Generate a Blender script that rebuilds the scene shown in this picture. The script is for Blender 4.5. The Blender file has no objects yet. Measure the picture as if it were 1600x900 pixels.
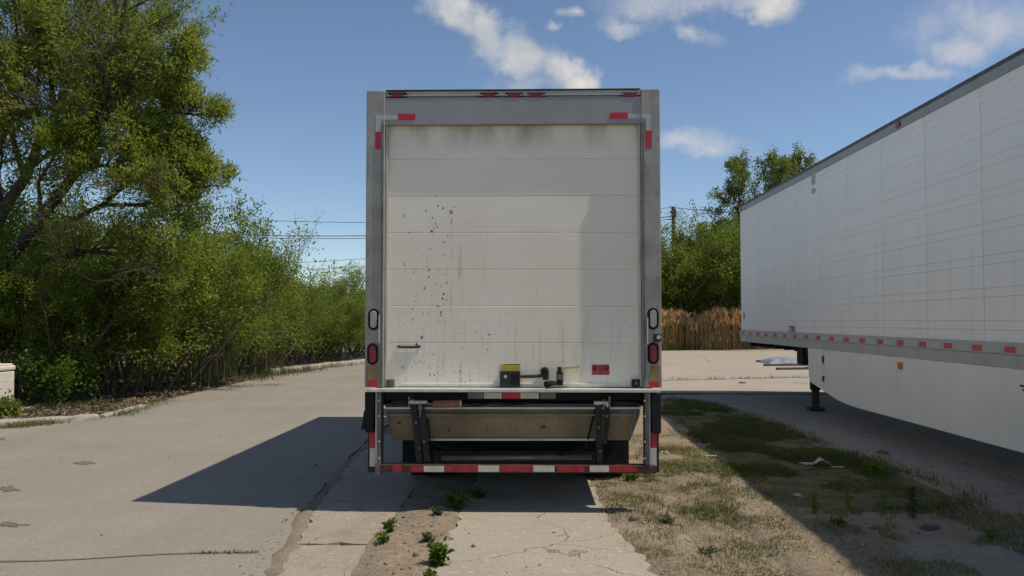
import bpy, bmesh, math, random
import numpy as np
from mathutils import Vector, Matrix, Euler

random.seed(7)
sc = bpy.context.scene
COL = sc.collection
R = math.radians

# ------------------------------------------------------------------ camera
F = 1323.0                       # focal length in pixels of the 1600-wide photograph
CAM_H = 1.58
cam_d = bpy.data.cameras.new('camera')
cam = bpy.data.objects.new('camera', cam_d)
COL.objects.link(cam)
cam_d.sensor_width = 36.0
cam_d.lens = 36.0 * F / 1600.0
cam_d.clip_start = 0.1
cam_d.clip_end = 2000.0
cam.location = (0, 0, CAM_H)
cam.rotation_euler = (R(90 + 2.19), 0, R(1.43))
sc.camera = cam
CM = Euler(cam.rotation_euler).to_matrix()

def ray(px, py):
    return (CM @ Vector(((px - 800) / F, (450 - py) / F, -1.0)))

def P(px, py, Y):                # point of the plane y = Y
    d = ray(px, py); t = Y / d.y
    return Vector((d.x * t, Y, CAM_H + d.z * t))

def PX(px, py, X):               # point of the plane x = X
    d = ray(px, py); t = X / d.x
    return Vector((X, d.y * t, CAM_H + d.z * t))

def G(px, py, z=0.0):            # point of the ground
    d = ray(px, py); t = (z - CAM_H) / d.z
    return Vector((d.x * t, d.y * t, z))

# ------------------------------------------------------------------ sun, sky, exposure
SUN = Vector((0.60, -0.088, 1.0)).normalized()
sun_d = bpy.data.lights.new('sun', 'SUN')
sun_d.energy = 3.7
sun_d.angle = R(0.53)
sun_d.color = (1.0, 0.94, 0.86)
sun = bpy.data.objects.new('sun', sun_d)
COL.objects.link(sun)
sun.rotation_euler = SUN.to_track_quat('Z', 'Y').to_euler()
sun.location = (20, -5, 30)

sc.view_settings.view_transform = 'Standard'
sc.view_settings.look = 'None'
sc.view_settings.exposure = 0.14
sc.view_settings.gamma = 1.0
sc.view_settings.use_curve_mapping = False
sc.view_settings.use_white_balance = True          # the camera's daylight-shade balance
sc.view_settings.white_balance_temperature = 7300

world = bpy.data.worlds.new('World')
sc.world = world
world.use_nodes = True
wn, wl = world.node_tree.nodes, world.node_tree.links
wn.clear()
SKY_STRENGTH = 0.115
CLOUD_GAIN = 1.0

def build_sky():
    out = wn.new('ShaderNodeOutputWorld')
    bg = wn.new('ShaderNodeBackground')
    sky = wn.new('ShaderNodeTexSky')
    sky.sky_type = 'NISHITA'
    sky.sun_disc = False
    sky.sun_elevation = math.asin(SUN.z)
    sky.sun_rotation = math.atan2(SUN.x, SUN.y)
    sky.altitude = 1500
    sky.air_density = 1.0
    sky.dust_density = 0.0
    sky.ozone_density = 5.0
    bg.inputs['Strength'].default_value = SKY_STRENGTH
    tc = wn.new('ShaderNodeTexCoord')
    # break the outline of the clouds up
    n1 = wn.new('ShaderNodeTexNoise'); n1.inputs['Scale'].default_value = 9; n1.inputs['Detail'].default_value = 7
    n1.inputs['Roughness'].default_value = 0.62
    wl.new(tc.outputs['Generated'], n1.inputs['Vector'])
    sub = wn.new('ShaderNodeVectorMath'); sub.operation = 'SUBTRACT'; sub.inputs[1].default_value = (.5, .5, .5)
    wl.new(n1.outputs['Color'], sub.inputs[0])
    mul = wn.new('ShaderNodeVectorMath'); mul.operation = 'SCALE'; mul.inputs['Scale'].default_value = 0.10
    wl.new(sub.outputs[0], mul.inputs[0])
    add = wn.new('ShaderNodeVectorMath'); add.operation = 'ADD'
    wl.new(tc.outputs['Generated'], add.inputs[0]); wl.new(mul.outputs[0], add.inputs[1])
    right, upv = CM.col[0].copy(), CM.col[1].copy()

    def blobs(lst):
        last = None
        for (c, t1, t2, r1, r2, w) in lst:
            m = Matrix((t1, t2, c)).transposed()
            mp = wn.new('ShaderNodeMapping'); mp.vector_type = 'TEXTURE'
            mp.inputs['Location'].default_value = c
            mp.inputs['Rotation'].default_value = m.to_euler()
            mp.inputs['Scale'].default_value = (r1, r2, 0.3)
            wl.new(add.outputs[0], mp.inputs['Vector'])
            ln = wn.new('ShaderNodeVectorMath'); ln.operation = 'LENGTH'
            wl.new(mp.outputs[0], ln.inputs[0])
            iv = wn.new('ShaderNodeMath'); iv.operation = 'MULTIPLY_ADD'
            iv.inputs[1].default_value = -w; iv.inputs[2].default_value = w
            wl.new(ln.outputs['Value'], iv.inputs[0])
            if last is None:
                last = iv
            else:
                mx = wn.new('ShaderNodeMath'); mx.operation = 'SMOOTH_MAX'; mx.inputs[2].default_value = 0.12
                wl.new(last.outputs[0], mx.inputs[0]); wl.new(iv.outputs[0], mx.inputs[1]); last = mx
        return last

    def px_blob(px, py, rx, ry, ang, w=1.0):
        c = ray(px, py).normalized()
        t1 = right * math.cos(R(ang)) + upv * math.sin(R(ang))
        t1 = (t1 - c * t1.dot(c)).normalized()
        t2 = c.cross(t1)
        return (c, t1, t2, rx / F, ry / F, w)

    dense = [px_blob(700, 20, 62, 30, -32), px_blob(755, 52, 55, 46, -35), px_blob(815, 85, 75, 48, -38),
             px_blob(880, 115, 66, 44, -38), px_blob(905, 140, 45, 40, -20),
             px_blob(868, 38, 14, 16, 70, .7), px_blob(893, 10, 16, 24, 80, .7),
             px_blob(1185, 8, 66, 36, 0)]
    thin = [px_blob(1060, 5, 170, 34, -4), px_blob(1085, 62, 48, 20, -25, .75), px_blob(985, 30, 60, 26, -15),
            px_blob(1100, 228, 95, 26, -4), px_blob(1060, 222, 60, 30, 0), px_blob(1400, 135, 75, 18, 4),
            px_blob(1540, 30, 140, 60, 12, .8), px_blob(1440, 128, 60, 18, 10),
            px_blob(820, 138, 80, 22, -10), px_blob(1500, 78, 70, 34, 12, 1.3)]
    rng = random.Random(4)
    for k in range(42):           # clouds added over the unseen sky, enough to lift and whiten shadow fill
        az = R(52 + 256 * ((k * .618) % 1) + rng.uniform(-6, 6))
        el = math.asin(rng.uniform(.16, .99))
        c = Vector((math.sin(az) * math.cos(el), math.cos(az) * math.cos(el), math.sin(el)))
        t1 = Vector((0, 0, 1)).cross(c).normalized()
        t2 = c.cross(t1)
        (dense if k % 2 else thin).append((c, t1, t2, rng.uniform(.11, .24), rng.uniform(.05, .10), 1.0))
    n2 = wn.new('ShaderNodeTexNoise'); n2.inputs['Scale'].default_value = 26; n2.inputs['Detail'].default_value = 8
    n2.inputs['Roughness'].default_value = 0.6
    wl.new(tc.outputs['Generated'], n2.inputs['Vector'])

    def mask(node, lo, hi, top, amp):
        a = wn.new('ShaderNodeMath'); a.operation = 'MULTIPLY_ADD'; a.inputs[1].default_value = amp; a.inputs[2].default_value = -amp * .5
        wl.new(n2.outputs['Fac'], a.inputs[0])
        s = wn.new('ShaderNodeMath'); s.operation = 'ADD'
        wl.new(a.outputs[0], s.inputs[0]); wl.new(node.outputs[0], s.inputs[1])
        mr = wn.new('ShaderNodeMapRange'); mr.interpolation_type = 'SMOOTHSTEP'
        mr.inputs['From Min'].default_value = lo; mr.inputs['From Max'].default_value = hi
        mr.inputs['To Max'].default_value = top
        wl.new(s.outputs[0], mr.inputs['Value'])
        return mr
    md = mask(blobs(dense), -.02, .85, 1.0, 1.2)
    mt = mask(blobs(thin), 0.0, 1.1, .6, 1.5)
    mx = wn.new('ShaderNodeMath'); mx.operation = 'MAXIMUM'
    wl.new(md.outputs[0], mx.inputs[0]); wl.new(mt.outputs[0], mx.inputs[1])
    cr = wn.new('ShaderNodeValToRGB')
    k = 1.0 / SKY_STRENGTH
    cr.color_ramp.elements[0].position = 0.36; cr.color_ramp.elements[0].color = (.40 * CLOUD_GAIN, .46 * CLOUD_GAIN, .56 * CLOUD_GAIN, 1)
    cr.color_ramp.elements[1].position = 0.66; cr.color_ramp.elements[1].color = (.74 * CLOUD_GAIN, .735 * CLOUD_GAIN, .735 * CLOUD_GAIN, 1)
    n3 = wn.new('ShaderNodeTexNoise'); n3.inputs['Scale'].default_value = 14; n3.inputs['Detail'].default_value = 5
    wl.new(tc.outputs['Generated'], n3.inputs['Vector'])
    wl.new(n3.outputs['Fac'], cr.inputs['Fac'])
    sc_ = wn.new('ShaderNodeVectorMath'); sc_.operation = 'SCALE'; sc_.inputs['Scale'].default_value = k
    wl.new(cr.outputs['Color'], sc_.inputs[0])
    mixn = wn.new('ShaderNodeMix'); mixn.data_type = 'RGBA'
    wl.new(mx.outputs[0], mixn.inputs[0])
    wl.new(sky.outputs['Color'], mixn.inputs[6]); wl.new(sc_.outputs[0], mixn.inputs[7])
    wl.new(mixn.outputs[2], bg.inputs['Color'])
    wl.new(bg.outputs[0], out.inputs['Surface'])
build_sky()

# ------------------------------------------------------------------ materials
def newmat(name):
    m = bpy.data.materials.new(name); m.use_nodes = True
    nt = m.node_tree
    return m, nt, nt.nodes['Principled BSDF']

def ramp(nt, fac, stops):
    r = nt.nodes.new('ShaderNodeValToRGB')
    els = r.color_ramp.elements
    while len(els) < len(stops): els.new(0.5)
    for e, (p, c) in zip(els, stops):
        e.position = p; e.color = (c[0], c[1], c[2], 1)
    nt.links.new(fac, r.inputs['Fac'])
    return r.outputs['Color']

def noise(nt, vec, scale, detail=4, rough=.55):
    n = nt.nodes.new('ShaderNodeTexNoise')
    n.inputs['Scale'].default_value = scale; n.inputs['Detail'].default_value = detail; n.inputs['Roughness'].default_value = rough
    nt.links.new(vec, n.inputs['Vector'])
    return n.outputs['Fac']

def coords(nt, scale=(1, 1, 1), loc=(0, 0, 0), kind='Object'):
    t = nt.nodes.new('ShaderNodeTexCoord'); mp = nt.nodes.new('ShaderNodeMapping')
    mp.inputs['Scale'].default_value = scale; mp.inputs['Location'].default_value = loc
    nt.links.new(t.outputs[kind], mp.inputs['Vector'])
    return mp.outputs[0]

def mixc(nt, fac, a, b, mode='MIX'):
    m = nt.nodes.new('ShaderNodeMix'); m.data_type = 'RGBA'; m.blend_type = mode
    if isinstance(fac, float): m.inputs[0].default_value = fac
    else: nt.links.new(fac, m.inputs[0])
    for i, v in ((6, a), (7, b)):
        if isinstance(v, tuple): m.inputs[i].default_value = (*v[:3], 1)
        else: nt.links.new(v, m.inputs[i])
    return m.outputs[2]

def mth(nt, op, a, b=None, c=None):
    m = nt.nodes.new('ShaderNodeMath'); m.operation = op
    for i, v in enumerate((a, b, c)):
        if v is None: continue
        if isinstance(v, (int, float)): m.inputs[i].default_value = v
        else: nt.links.new(v, m.inputs[i])
    return m.outputs[0]

def mrange(nt, v, a, b, c=0.0, d=1.0):
    m = nt.nodes.new('ShaderNodeMapRange'); m.interpolation_type = 'SMOOTHSTEP'
    m.inputs['From Min'].default_value = a; m.inputs['From Max'].default_value = b
    m.inputs['To Min'].default_value = c; m.inputs['To Max'].default_value = d
    nt.links.new(v, m.inputs['Value'])
    return m.outputs[0]

def bump(nt, bs, h, strength=.3, dist=.01):
    b = nt.nodes.new('ShaderNodeBump')
    b.inputs['Strength'].default_value = strength; b.inputs['Distance'].default_value = dist
    nt.links.new(h, b.inputs['Height']); nt.links.new(b.outputs[0], bs.inputs['Normal'])

def plain(name, c, rough=.55, metal=0.0, var=.18, scale=6, streak=0.0, streak_c=(.12, .08, .05), b=0.0, spec=.5):
    m, nt, bs = newmat(name)
    v = coords(nt)
    f = noise(nt, v, scale, 6)
    lo = tuple(x * (1 - var) for x in c); hi = tuple(min(1, x * (1 + var * .6)) for x in c)
    col = ramp(nt, f, [(.3, lo), (.7, hi)])
    if streak:
        v2 = coords(nt, (26, 26, 1.6))
        f2 = mrange(nt, noise(nt, v2, 1.0, 5), .52, .78, 0, streak)
        col = mixc(nt, f2, col, streak_c)
    nt.links.new(col, bs.inputs['Base Color'])
    bs.inputs['Roughness'].default_value = rough
    bs.inputs['Metallic'].default_value = metal
    bs.inputs['Specular IOR Level'].default_value = spec
    if b: bump(nt, bs, noise(nt, v, scale * 9, 4), b)
    return m

M = {}
M['post'] = plain('weathered_grey_steel', (.32, .312, .285), .5, .2, .3, 4, .5, (.21, .185, .15))
M['post_rust'] = plain('rust_streaked_steel', (.26, .185, .09), .65, 0, .35, 7, .8, (.17, .075, .02))
M['header'] = plain('grey_painted_header', (.285, .285, .29), .5, .2, .12, 2, .2, (.2, .19, .18))
M['body_white'] = plain('white_box_panel', (.72, .72, .70), .45, 0, .08, 2, .25, (.4, .38, .33))
M['white_strip'] = plain('dull_white_strip', (.70, .70, .67), .5, 0, .15, 5)
M['jamb'] = plain('aluminium_jamb', (.50, .50, .46), .45, .3, .15, 5, .2)
M['black'] = plain('black_plastic', (.018, .018, .02), .55, 0, .3, 8)
M['rubber'] = plain('black_rubber', (.013, .013, .013), .8, 0, .3, 12, .25, (.03, .027, .025), spec=.25)
M['dark_steel'] = plain('grimy_dark_steel', (.028, .026, .023), .65, .1, .4, 9, .4, (.055, .035, .02), .2, .3)
M['frame_steel'] = plain('black_painted_chassis', (.012, .012, .012), .75, 0, .4, 5, .3, (.03, .025, .02), spec=.2)
M['grey_steel'] = plain('worn_grey_steel', (.15, .148, .135), .5, .3, .3, 8, .4, (.1, .08, .06))
M['bright_steel'] = plain('scuffed_bright_steel', (.55, .55, .53), .38, .6, .25, 20)
M['sill'] = plain('aluminium_sill', (.60, .60, .56), .45, .3, .2, 9, .15)
M['beige'] = plain('beige_aluminium_platform', (.205, .165, .105), .6, 0, .4, 3, .65, (.13, .085, .04), .15)
M['copper'] = plain('rusty_brown_cylinder', (.27, .105, .06), .6, .1, .35, 14, .4, (.10, .04, .02), .2)
M['brass'] = plain('brass_handle', (.55, .42, .26), .35, .7, .2, 20)
M['tape_red'] = plain('red_reflective_tape', (.50, .018, .035), .35, 0, .15, 25)
M['tape_white'] = plain('white_reflective_tape', (.56, .565, .54), .35, 0, .15, 25)
M['tape_red_worn'] = plain('worn_red_reflective_tape', (.36, .022, .024), .5, 0, .35, 14, .5, (.10, .03, .02))
M['tape_white_worn'] = plain('worn_white_reflective_tape', (.55, .55, .48), .5, 0, .2, 14, .35, (.2, .15, .1))
M['tape_silver'] = plain('pale_grey_reflective_tape', (.42, .425, .41), .4, 0, .1, 25)
M['tape_dim'] = plain('dull_grey_worn_tape', (.16, .16, .16), .5, 0, .2, 14)
M['bumper'] = plain('rusty_dark_red_bumper', (.075, .028, .022), .65, .1, .5, 12, .6, (.05, .025, .015), .2)
M['yellow'] = plain('yellow_label', (.62, .45, .04), .5, 0, .1, 18)
M['sign_red'] = plain('red_label', (.36, .02, .035), .5, 0, .15, 18)
M['sign_mark'] = plain('faded_pink_print', (.50, .16, .17), .6, 0, .2, 18)
M['tyre'] = plain('tyre_rubber', (.022, .022, .022), .85, 0, .3, 20, 0, b=.3)
M['rim'] = plain('painted_steel_rim', (.45, .45, .44), .5, .2, .25, 8)
M['glass_dark'] = plain('dark_window_glass', (.02, .025, .03), .08, 0, .1, 2)
M['skirt'] = plain('off_white_skirt_panel', (.74, .735, .69), .5, 0, .08, 1.2, .22, (.5, .47, .41))
M['rail'] = plain('aluminium_bottom_rail', (.40, .405, .39), .5, .25, .14, 3, .25, (.25, .23, .2))
M['top_rail'] = plain('grey_top_rail', (.30, .31, .30), .5, .2, .15, 3, .2)
M['top_edge'] = plain('dark_roof_edge', (.09, .085, .075), .6, .1, .4, 9)
M['amber'] = plain('amber_lens', (.75, .16, .01), .3, 0, .1, 30)
M['lamp_red'] = plain('dark_red_lens', (.24, .008, .03), .22, 0, .15, 30)
M['lamp_clear'] = plain('clear_ribbed_lens', (.33, .34, .31), .25, 0, .15, 60)
M['decal'] = plain('black_decal', (.02, .02, .022), .6, 0, .2, 20)
M['decal_faint'] = plain('faded_grey_decal', (.42, .43, .45), .6, 0, .2, 20)
M['decal_grey'] = plain('weathered_black_number', (.07, .075, .075), .6, 0, .3, 20)
M['cream_plastic'] = plain('cream_plastic_pedestal', (.62, .59, .51), .6, 0, .1, 5, .2, (.4, .36, .28))
M['lamp_paint'] = plain('pale_grey_lamp_paint', (.70, .71, .68), .45, 0, .08, 5)
M['wood_pole'] = plain('weathered_pole_wood', (.10, .085, .07), .85, 0, .3, 9, .3, (.05, .04, .03), .3)
M['wire'] = plain('dark_wire', (.05, .055, .06), .6, 0, .1, 1)
M['tarp'] = plain('pale_blue_tarpaulin', (.20, .235, .27), .6, 0, .25, 4, b=.3)
M['plastic_white'] = plain('dirty_white_plastic', (.36, .345, .30), .6, 0, .3, 20, b=.3)
M['stone'] = plain('dusty_stone', (.30, .27, .23), .9, 0, .35, 14, b=.5)
M['stone_dark'] = plain('dark_stone', (.10, .09, .08), .9, 0, .35, 14, b=.5)
M['stick'] = plain('bleached_stick', (.42, .36, .26), .85, 0, .25, 22, b=.3)
M['brick_far'] = plain('red_brick_far', (.27, .10, .07), .85, 0, .25, 3)
M['stone_far'] = plain('pale_parapet_stone', (.50, .47, .42), .8, 0, .1, 3)
M['bark'] = plain('grey_brown_bark', (.05, .04, .03), .9, 0, .4, 9, .5, (.035, .028, .022), .6)
M['twig'] = plain('brown_twig', (.12, .095, .065), .9, 0, .3, 9)

def leafmat(name, cols, trans=.4, rough=.55, green=.35):
    m = bpy.data.materials.new(name); m.use_nodes = True
    nt = m.node_tree; nt.nodes.clear()
    out = nt.nodes.new('ShaderNodeOutputMaterial')
    g = nt.nodes.new('ShaderNodeNewGeometry')
    n = len(cols)
    col = ramp(nt, g.outputs['Random Per Island'], [((i + .5) / n, c) for i, c in enumerate(cols)])
    nz = noise(nt, coords(nt), .9, 3)
    hs = nt.nodes.new('ShaderNodeHueSaturation')
    nt.links.new(col, hs.inputs['Color'])
    oi = nt.nodes.new('ShaderNodeObjectInfo')
    nt.links.new(mth(nt, 'MULTIPLY', mrange(nt, nz, .3, .7, .75, 1.25), mrange(nt, oi.outputs['Random'], 0, 1, .85, 1.15)), hs.inputs['Value'])
    nt.links.new(mrange(nt, nz, .3, .7, .515, .49), hs.inputs['Hue'])
    col = hs.outputs[0]
    d = nt.nodes.new('ShaderNodeBsdfPrincipled'); d.inputs['Roughness'].default_value = rough
    d.inputs['Specular IOR Level'].default_value = .3
    t = nt.nodes.new('ShaderNodeBsdfTranslucent')
    mx = nt.nodes.new('ShaderNodeMixShader'); mx.inputs[0].default_value = trans
    tcol = mixc(nt, green, col, (.20, .24, .02))
    nt.links.new(col, d.inputs['Base Color']); nt.links.new(tcol, t.inputs['Color'])
    nt.links.new(d.outputs[0], mx.inputs[1]); nt.links.new(t.outputs[0], mx.inputs[2])
    nt.links.new(mx.outputs[0], out.inputs['Surface'])
    return m
M['leaf_willow'] = leafmat('willow_leaf', [(.19, .245, .036), (.24, .295, .045), (.30, .345, .06), (.20, .26, .045)], .6)
M['leaf_thicket'] = leafmat('thicket_leaf', [(.13, .19, .026), (.17, .23, .03), (.215, .27, .04), (.14, .195, .03)], .5)
M['leaf_far'] = leafmat('far_tree_leaf', [(.15, .19, .042), (.19, .23, .05), (.23, .265, .065), (.135, .175, .04)], .5)
M['leaf_bright'] = leafmat('bright_weed_leaf', [(.07, .14, .014), (.10, .18, .018), (.06, .12, .014)], .35)
M['leaf_blue'] = leafmat('dull_weed_leaf', [(.075, .11, .045), (.10, .13, .06), (.06, .09, .04)], .3)
M['grass'] = leafmat('short_grass', [(.07, .10, .02), (.10, .12, .025), (.06, .09, .018), (.19, .16, .075), (.09, .115, .025)], .3)
M['grass_dry'] = leafmat('dry_grass', [(.26, .22, .115), (.16, .165, .05), (.36, .31, .18), (.13, .15, .04)], .3, .6, .1)
M['reed'] = leafmat('dry_tan_reed', [(.70, .45, .21), (.76, .52, .27), (.62, .39, .17), (.80, .60, .36)], .55, .6, 0.0)
M['litter'] = leafmat('brown_leaf_litter', [(.13, .09, .06), (.19, .135, .09), (.09, .065, .045), (.24, .18, .12)], .1)
M['pebble'] = leafmat('grey_tan_pebbles', [(.30, .26, .21), (.22, .19, .16), (.38, .34, .29), (.16, .14, .12)], 0.0, .9)

def door_mat():
    m, nt, bs = newmat('dirty_cream_door')
    v = coords(nt)
    sep = nt.nodes.new('ShaderNodeSeparateXYZ'); nt.links.new(v, sep.inputs[0])
    x, z = mth(nt, 'ADD', sep.outputs['X'], -.164), sep.outputs['Z']
    base = ramp(nt, noise(nt, v, 1.3, 5), [(.3, (.77, .715, .59)), (.7, (.83, .785, .67))])
    # fine rolled grain of the panels
    gr = noise(nt, coords(nt, (1.2, 1, 90)), 1.0, 3)
    base = mixc(nt, mrange(nt, gr, .45, .75, 0, .16), base, (.42, .40, .35))
    # grey rub marks running down, stronger low on the door and on the left third
    st = noise(nt, coords(nt, (34, 1, 2.2)), 1.0, 6, .7)
    low = mrange(nt, z, 2.2, 1.05)
    left = mrange(nt, mth(nt, 'ABSOLUTE', mth(nt, 'SUBTRACT', x, -.68)), .5, .05)
    wgt = mth(nt, 'MAXIMUM', mth(nt, 'MULTIPLY', low, .75), mth(nt, 'MULTIPLY', left, mrange(nt, z, 2.75, 2.1)))
    base = mixc(nt, mth(nt, 'MULTIPLY', mrange(nt, st, .50, .76, 0, .6), wgt), base, (.25, .225, .19))
    # tan rain stains under the header
    tp = mrange(nt, z, 2.95, 3.2)
    base = mixc(nt, mth(nt, 'MULTIPLY', mth(nt, 'MULTIPLY', tp, .8), mrange(nt, noise(nt, coords(nt, (5, 1, 1.0)), 1.0, 5), .35, .7)), base, (.36, .31, .20))
    # black scuffs and chips: spots of random size
    col = base
    for sc_, thr, keep, mk in ((10, .16, .35, 'l'), (19, .22, .30, 'l'), (6, .09, .62, 'a'), (34, .26, .25, 'l'), (22, .2, .40, 'b'), (55, .28, .35, 'b')):
        vo = nt.nodes.new('ShaderNodeTexVoronoi'); vo.inputs['Scale'].default_value = sc_; vo.inputs['Randomness'].default_value = 1
        vv = coords(nt, (1, 0.001, .75), (sc_ * .13, 0, sc_ * .07))
        wob = nt.nodes.new('ShaderNodeVectorMath'); wob.operation = 'ADD'
        nn = nt.nodes.new('ShaderNodeTexNoise'); nn.inputs['Scale'].default_value = 60
        nt.links.new(vv, nn.inputs['Vector'])
        sc2 = nt.nodes.new('ShaderNodeVectorMath'); sc2.operation = 'SCALE'; sc2.inputs['Scale'].default_value = .012
        nt.links.new(nn.outputs['Color'], sc2.inputs[0])
        nt.links.new(vv, wob.inputs[0]); nt.links.new(sc2.outputs[0], wob.inputs[1])
        nt.links.new(wob.outputs[0], vo.inputs['Vector'])
        sp = nt.nodes.new('ShaderNodeSeparateColor'); nt.links.new(vo.outputs['Color'], sp.inputs[0])
        size = mth(nt, 'MULTIPLY', sp.outputs[1], thr)
        spot = mrange(nt, mth(nt, 'SUBTRACT', vo.outputs['Distance'], size), .03, -.02)
        on = mth(nt, 'GREATER_THAN', sp.outputs[0], keep)
        f = mth(nt, 'MULTIPLY', spot, on)
        if mk == 'l':
            reg = mth(nt, 'MULTIPLY', mrange(nt, mth(nt, 'ABSOLUTE', mth(nt, 'SUBTRACT', x, -.86)), .34, .12),
                      mth(nt, 'MULTIPLY', mrange(nt, z, 2.72, 2.55), mrange(nt, noise(nt, v, 3.1, 2), .33, .5)))
            f = mth(nt, 'MULTIPLY', f, reg)
        elif mk == 'b':
            f = mth(nt, 'MULTIPLY', f, mth(nt, 'MULTIPLY', mrange(nt, z, 1.85, 1.6), mrange(nt, noise(nt, v, 2.7, 2), .5, .62)))
        else:
            f = mth(nt, 'MULTIPLY', f, mrange(nt, noise(nt, v, 2.3, 2), .42, .55))
        f = mth(nt, 'MULTIPLY', f, .85)
        col = mixc(nt, f, col, (.07, .06, .05))
    # rusty brown weeping low on the right
    rb = mth(nt, 'MULTIPLY', mrange(nt, mth(nt, 'ABSOLUTE', mth(nt, 'SUBTRACT', x, .33)), .22, .04), mrange(nt, z, 1.75, 1.35))
    col = mixc(nt, mth(nt, 'MULTIPLY', rb, mrange(nt, noise(nt, coords(nt, (16, 1, 1.4), (3, 0, 1)), 1.0, 5), .45, .72, 0, .6)), col, (.34, .25, .14))
    nt.links.new(col, bs.inputs['Base Color'])
    bs.inputs['Roughness'].default_value = .5
    bump(nt, bs, mth(nt, 'ADD', mth(nt, 'MULTIPLY', gr, .5), noise(nt, v, 30, 3)), .12, .004)
    return m
M['door'] = door_mat()

def trailer_mat():
    m, nt, bs = newmat('white_trailer_skin')
    v = coords(nt)
    base = ramp(nt, noise(nt, v, .8, 4), [(.3, (.75, .742, .705)), (.7, (.81, .802, .768))])
    st = mrange(nt, noise(nt, coords(nt, (1, 5, .5)), 1.0, 7), .5, .85, 0, .3)
    base = mixc(nt, st, base, (.46, .47, .45))
    # faint dirt spots scattered over the skin
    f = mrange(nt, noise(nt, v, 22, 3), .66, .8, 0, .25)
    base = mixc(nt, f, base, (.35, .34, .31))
    nt.links.new(base, bs.inputs['Base Color'])
    bs.inputs['Roughness'].default_value = .42
    bump(nt, bs, noise(nt, coords(nt, (1, 2.4, 1.0)), 1.0, 3), .5, .03)
    return m
M['trailer'] = trailer_mat()

def paved(name, c_lo, c_hi, grain, crack=.0, dirt=.3, dirt_c=(.22, .17, .12), tracks=False, patch=None):
    m, nt, bs = newmat(name)
    v = coords(nt)
    col = ramp(nt, noise(nt, v, .55, 7, .6), [(.32, c_lo), (.68, c_hi)])
    fine = noise(nt, v, grain, 3, .7)
    col = mixc(nt, mrange(nt, fine, .38, .68, 0, .55), col, tuple(x * .55 for x in c_lo))
    blot = noise(nt, coords(nt, (1, .6, 1), (7, 3, 0)), 1.7, 6, .7)
    col = mixc(nt, mrange(nt, blot, .55, .78, 0, .4), col, tuple(x * .7 for x in c_lo))
    med = noise(nt, v, 9, 5, .65)
    col = mixc(nt, mrange(nt, med, .5, .75, 0, dirt), col, dirt_c)
    sp = noise(nt, v, grain * .35, 2, .5)
    col = mixc(nt, mrange(nt, sp, .63, .72, 0, .5), col, tuple(min(1, x * 1.35) for x in c_hi))
    stain = noise(nt, coords(nt, (1, 1, 1), (2, 9, 4)), 2.6, 7, .75)
    col = mixc(nt, mrange(nt, stain, .52, .74, 0, dirt * 1.3), col, dirt_c)
    if tracks:      # faint wheel-polished bands along the road
        tr = noise(nt, coords(nt, (.9, .05, 1)), 1.0, 4)
        col = mixc(nt, mrange(nt, tr, .45, .7, 0, .35), col, tuple(x * .78 for x in c_lo))
    h = mth(nt, 'ADD', mth(nt, 'MULTIPLY', fine, .6), med)
    if crack:
        vv = nt.nodes.new('ShaderNodeVectorMath'); vv.operation = 'ADD'
        nn = nt.nodes.new('ShaderNodeTexNoise'); nn.inputs['Scale'].default_value = 3.0; nn.inputs['Detail'].default_value = 5
        nt.links.new(v, nn.inputs['Vector'])
        s2 = nt.nodes.new('ShaderNodeVectorMath'); s2.operation = 'SCALE'; s2.inputs['Scale'].default_value = .5
        nt.links.new(nn.outputs['Color'], s2.inputs[0])
        nt.links.new(v, vv.inputs[0]); nt.links.new(s2.outputs[0], vv.inputs[1])
        vo = nt.nodes.new('ShaderNodeTexVoronoi'); vo.feature = 'DISTANCE_TO_EDGE'; vo.inputs['Scale'].default_value = crack
        nt.links.new(vv.outputs[0], vo.inputs['Vector'])
        ck = mrange(nt, vo.outputs['Distance'], .007, .001)
        ck = mth(nt, 'MULTIPLY', ck, mrange(nt, noise(nt, v, 1.1, 2), .42, .6))
        col = mixc(nt, mth(nt, 'MULTIPLY', ck, .5), col, (.09, .075, .055))
        h = mth(nt, 'SUBTRACT', h, mth(nt, 'MULTIPLY', ck, 2.5))
    nt.links.new(col, bs.inputs['Base Color'])
    bs.inputs['Roughness'].default_value = .9
    bs.inputs['Specular IOR Level'].default_value = .25
    bump(nt, bs, h, .7, .007)
    return m
M['road'] = paved('worn_pale_asphalt', (.255, .232, .20), (.315, .287, .248), 85, 0, .22, (.21, .17, .135), True)
M['lot'] = paved('pale_concrete_lot', (.34, .30, .245), (.40, .355, .295), 40, .12, .2, (.26, .215, .16))
M['slab'] = paved('cracked_concrete_slab', (.33, .298, .245), (.40, .362, .30), 60, .8, .3, (.24, .19, .135))
M['walk'] = paved('broken_sidewalk_concrete', (.30, .262, .21), (.375, .33, .27), 60, 1.5, .5, (.21, .16, .11))
M['kerb'] = paved('weathered_kerb_concrete', (.36, .325, .27), (.45, .41, .345), 50, 0, .45, (.2, .16, .11))
M['tar'] = paved('dark_tar_patch', (.12, .105, .09), (.22, .195, .165), 50, 0, .3, (.2, .17, .14))

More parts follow.
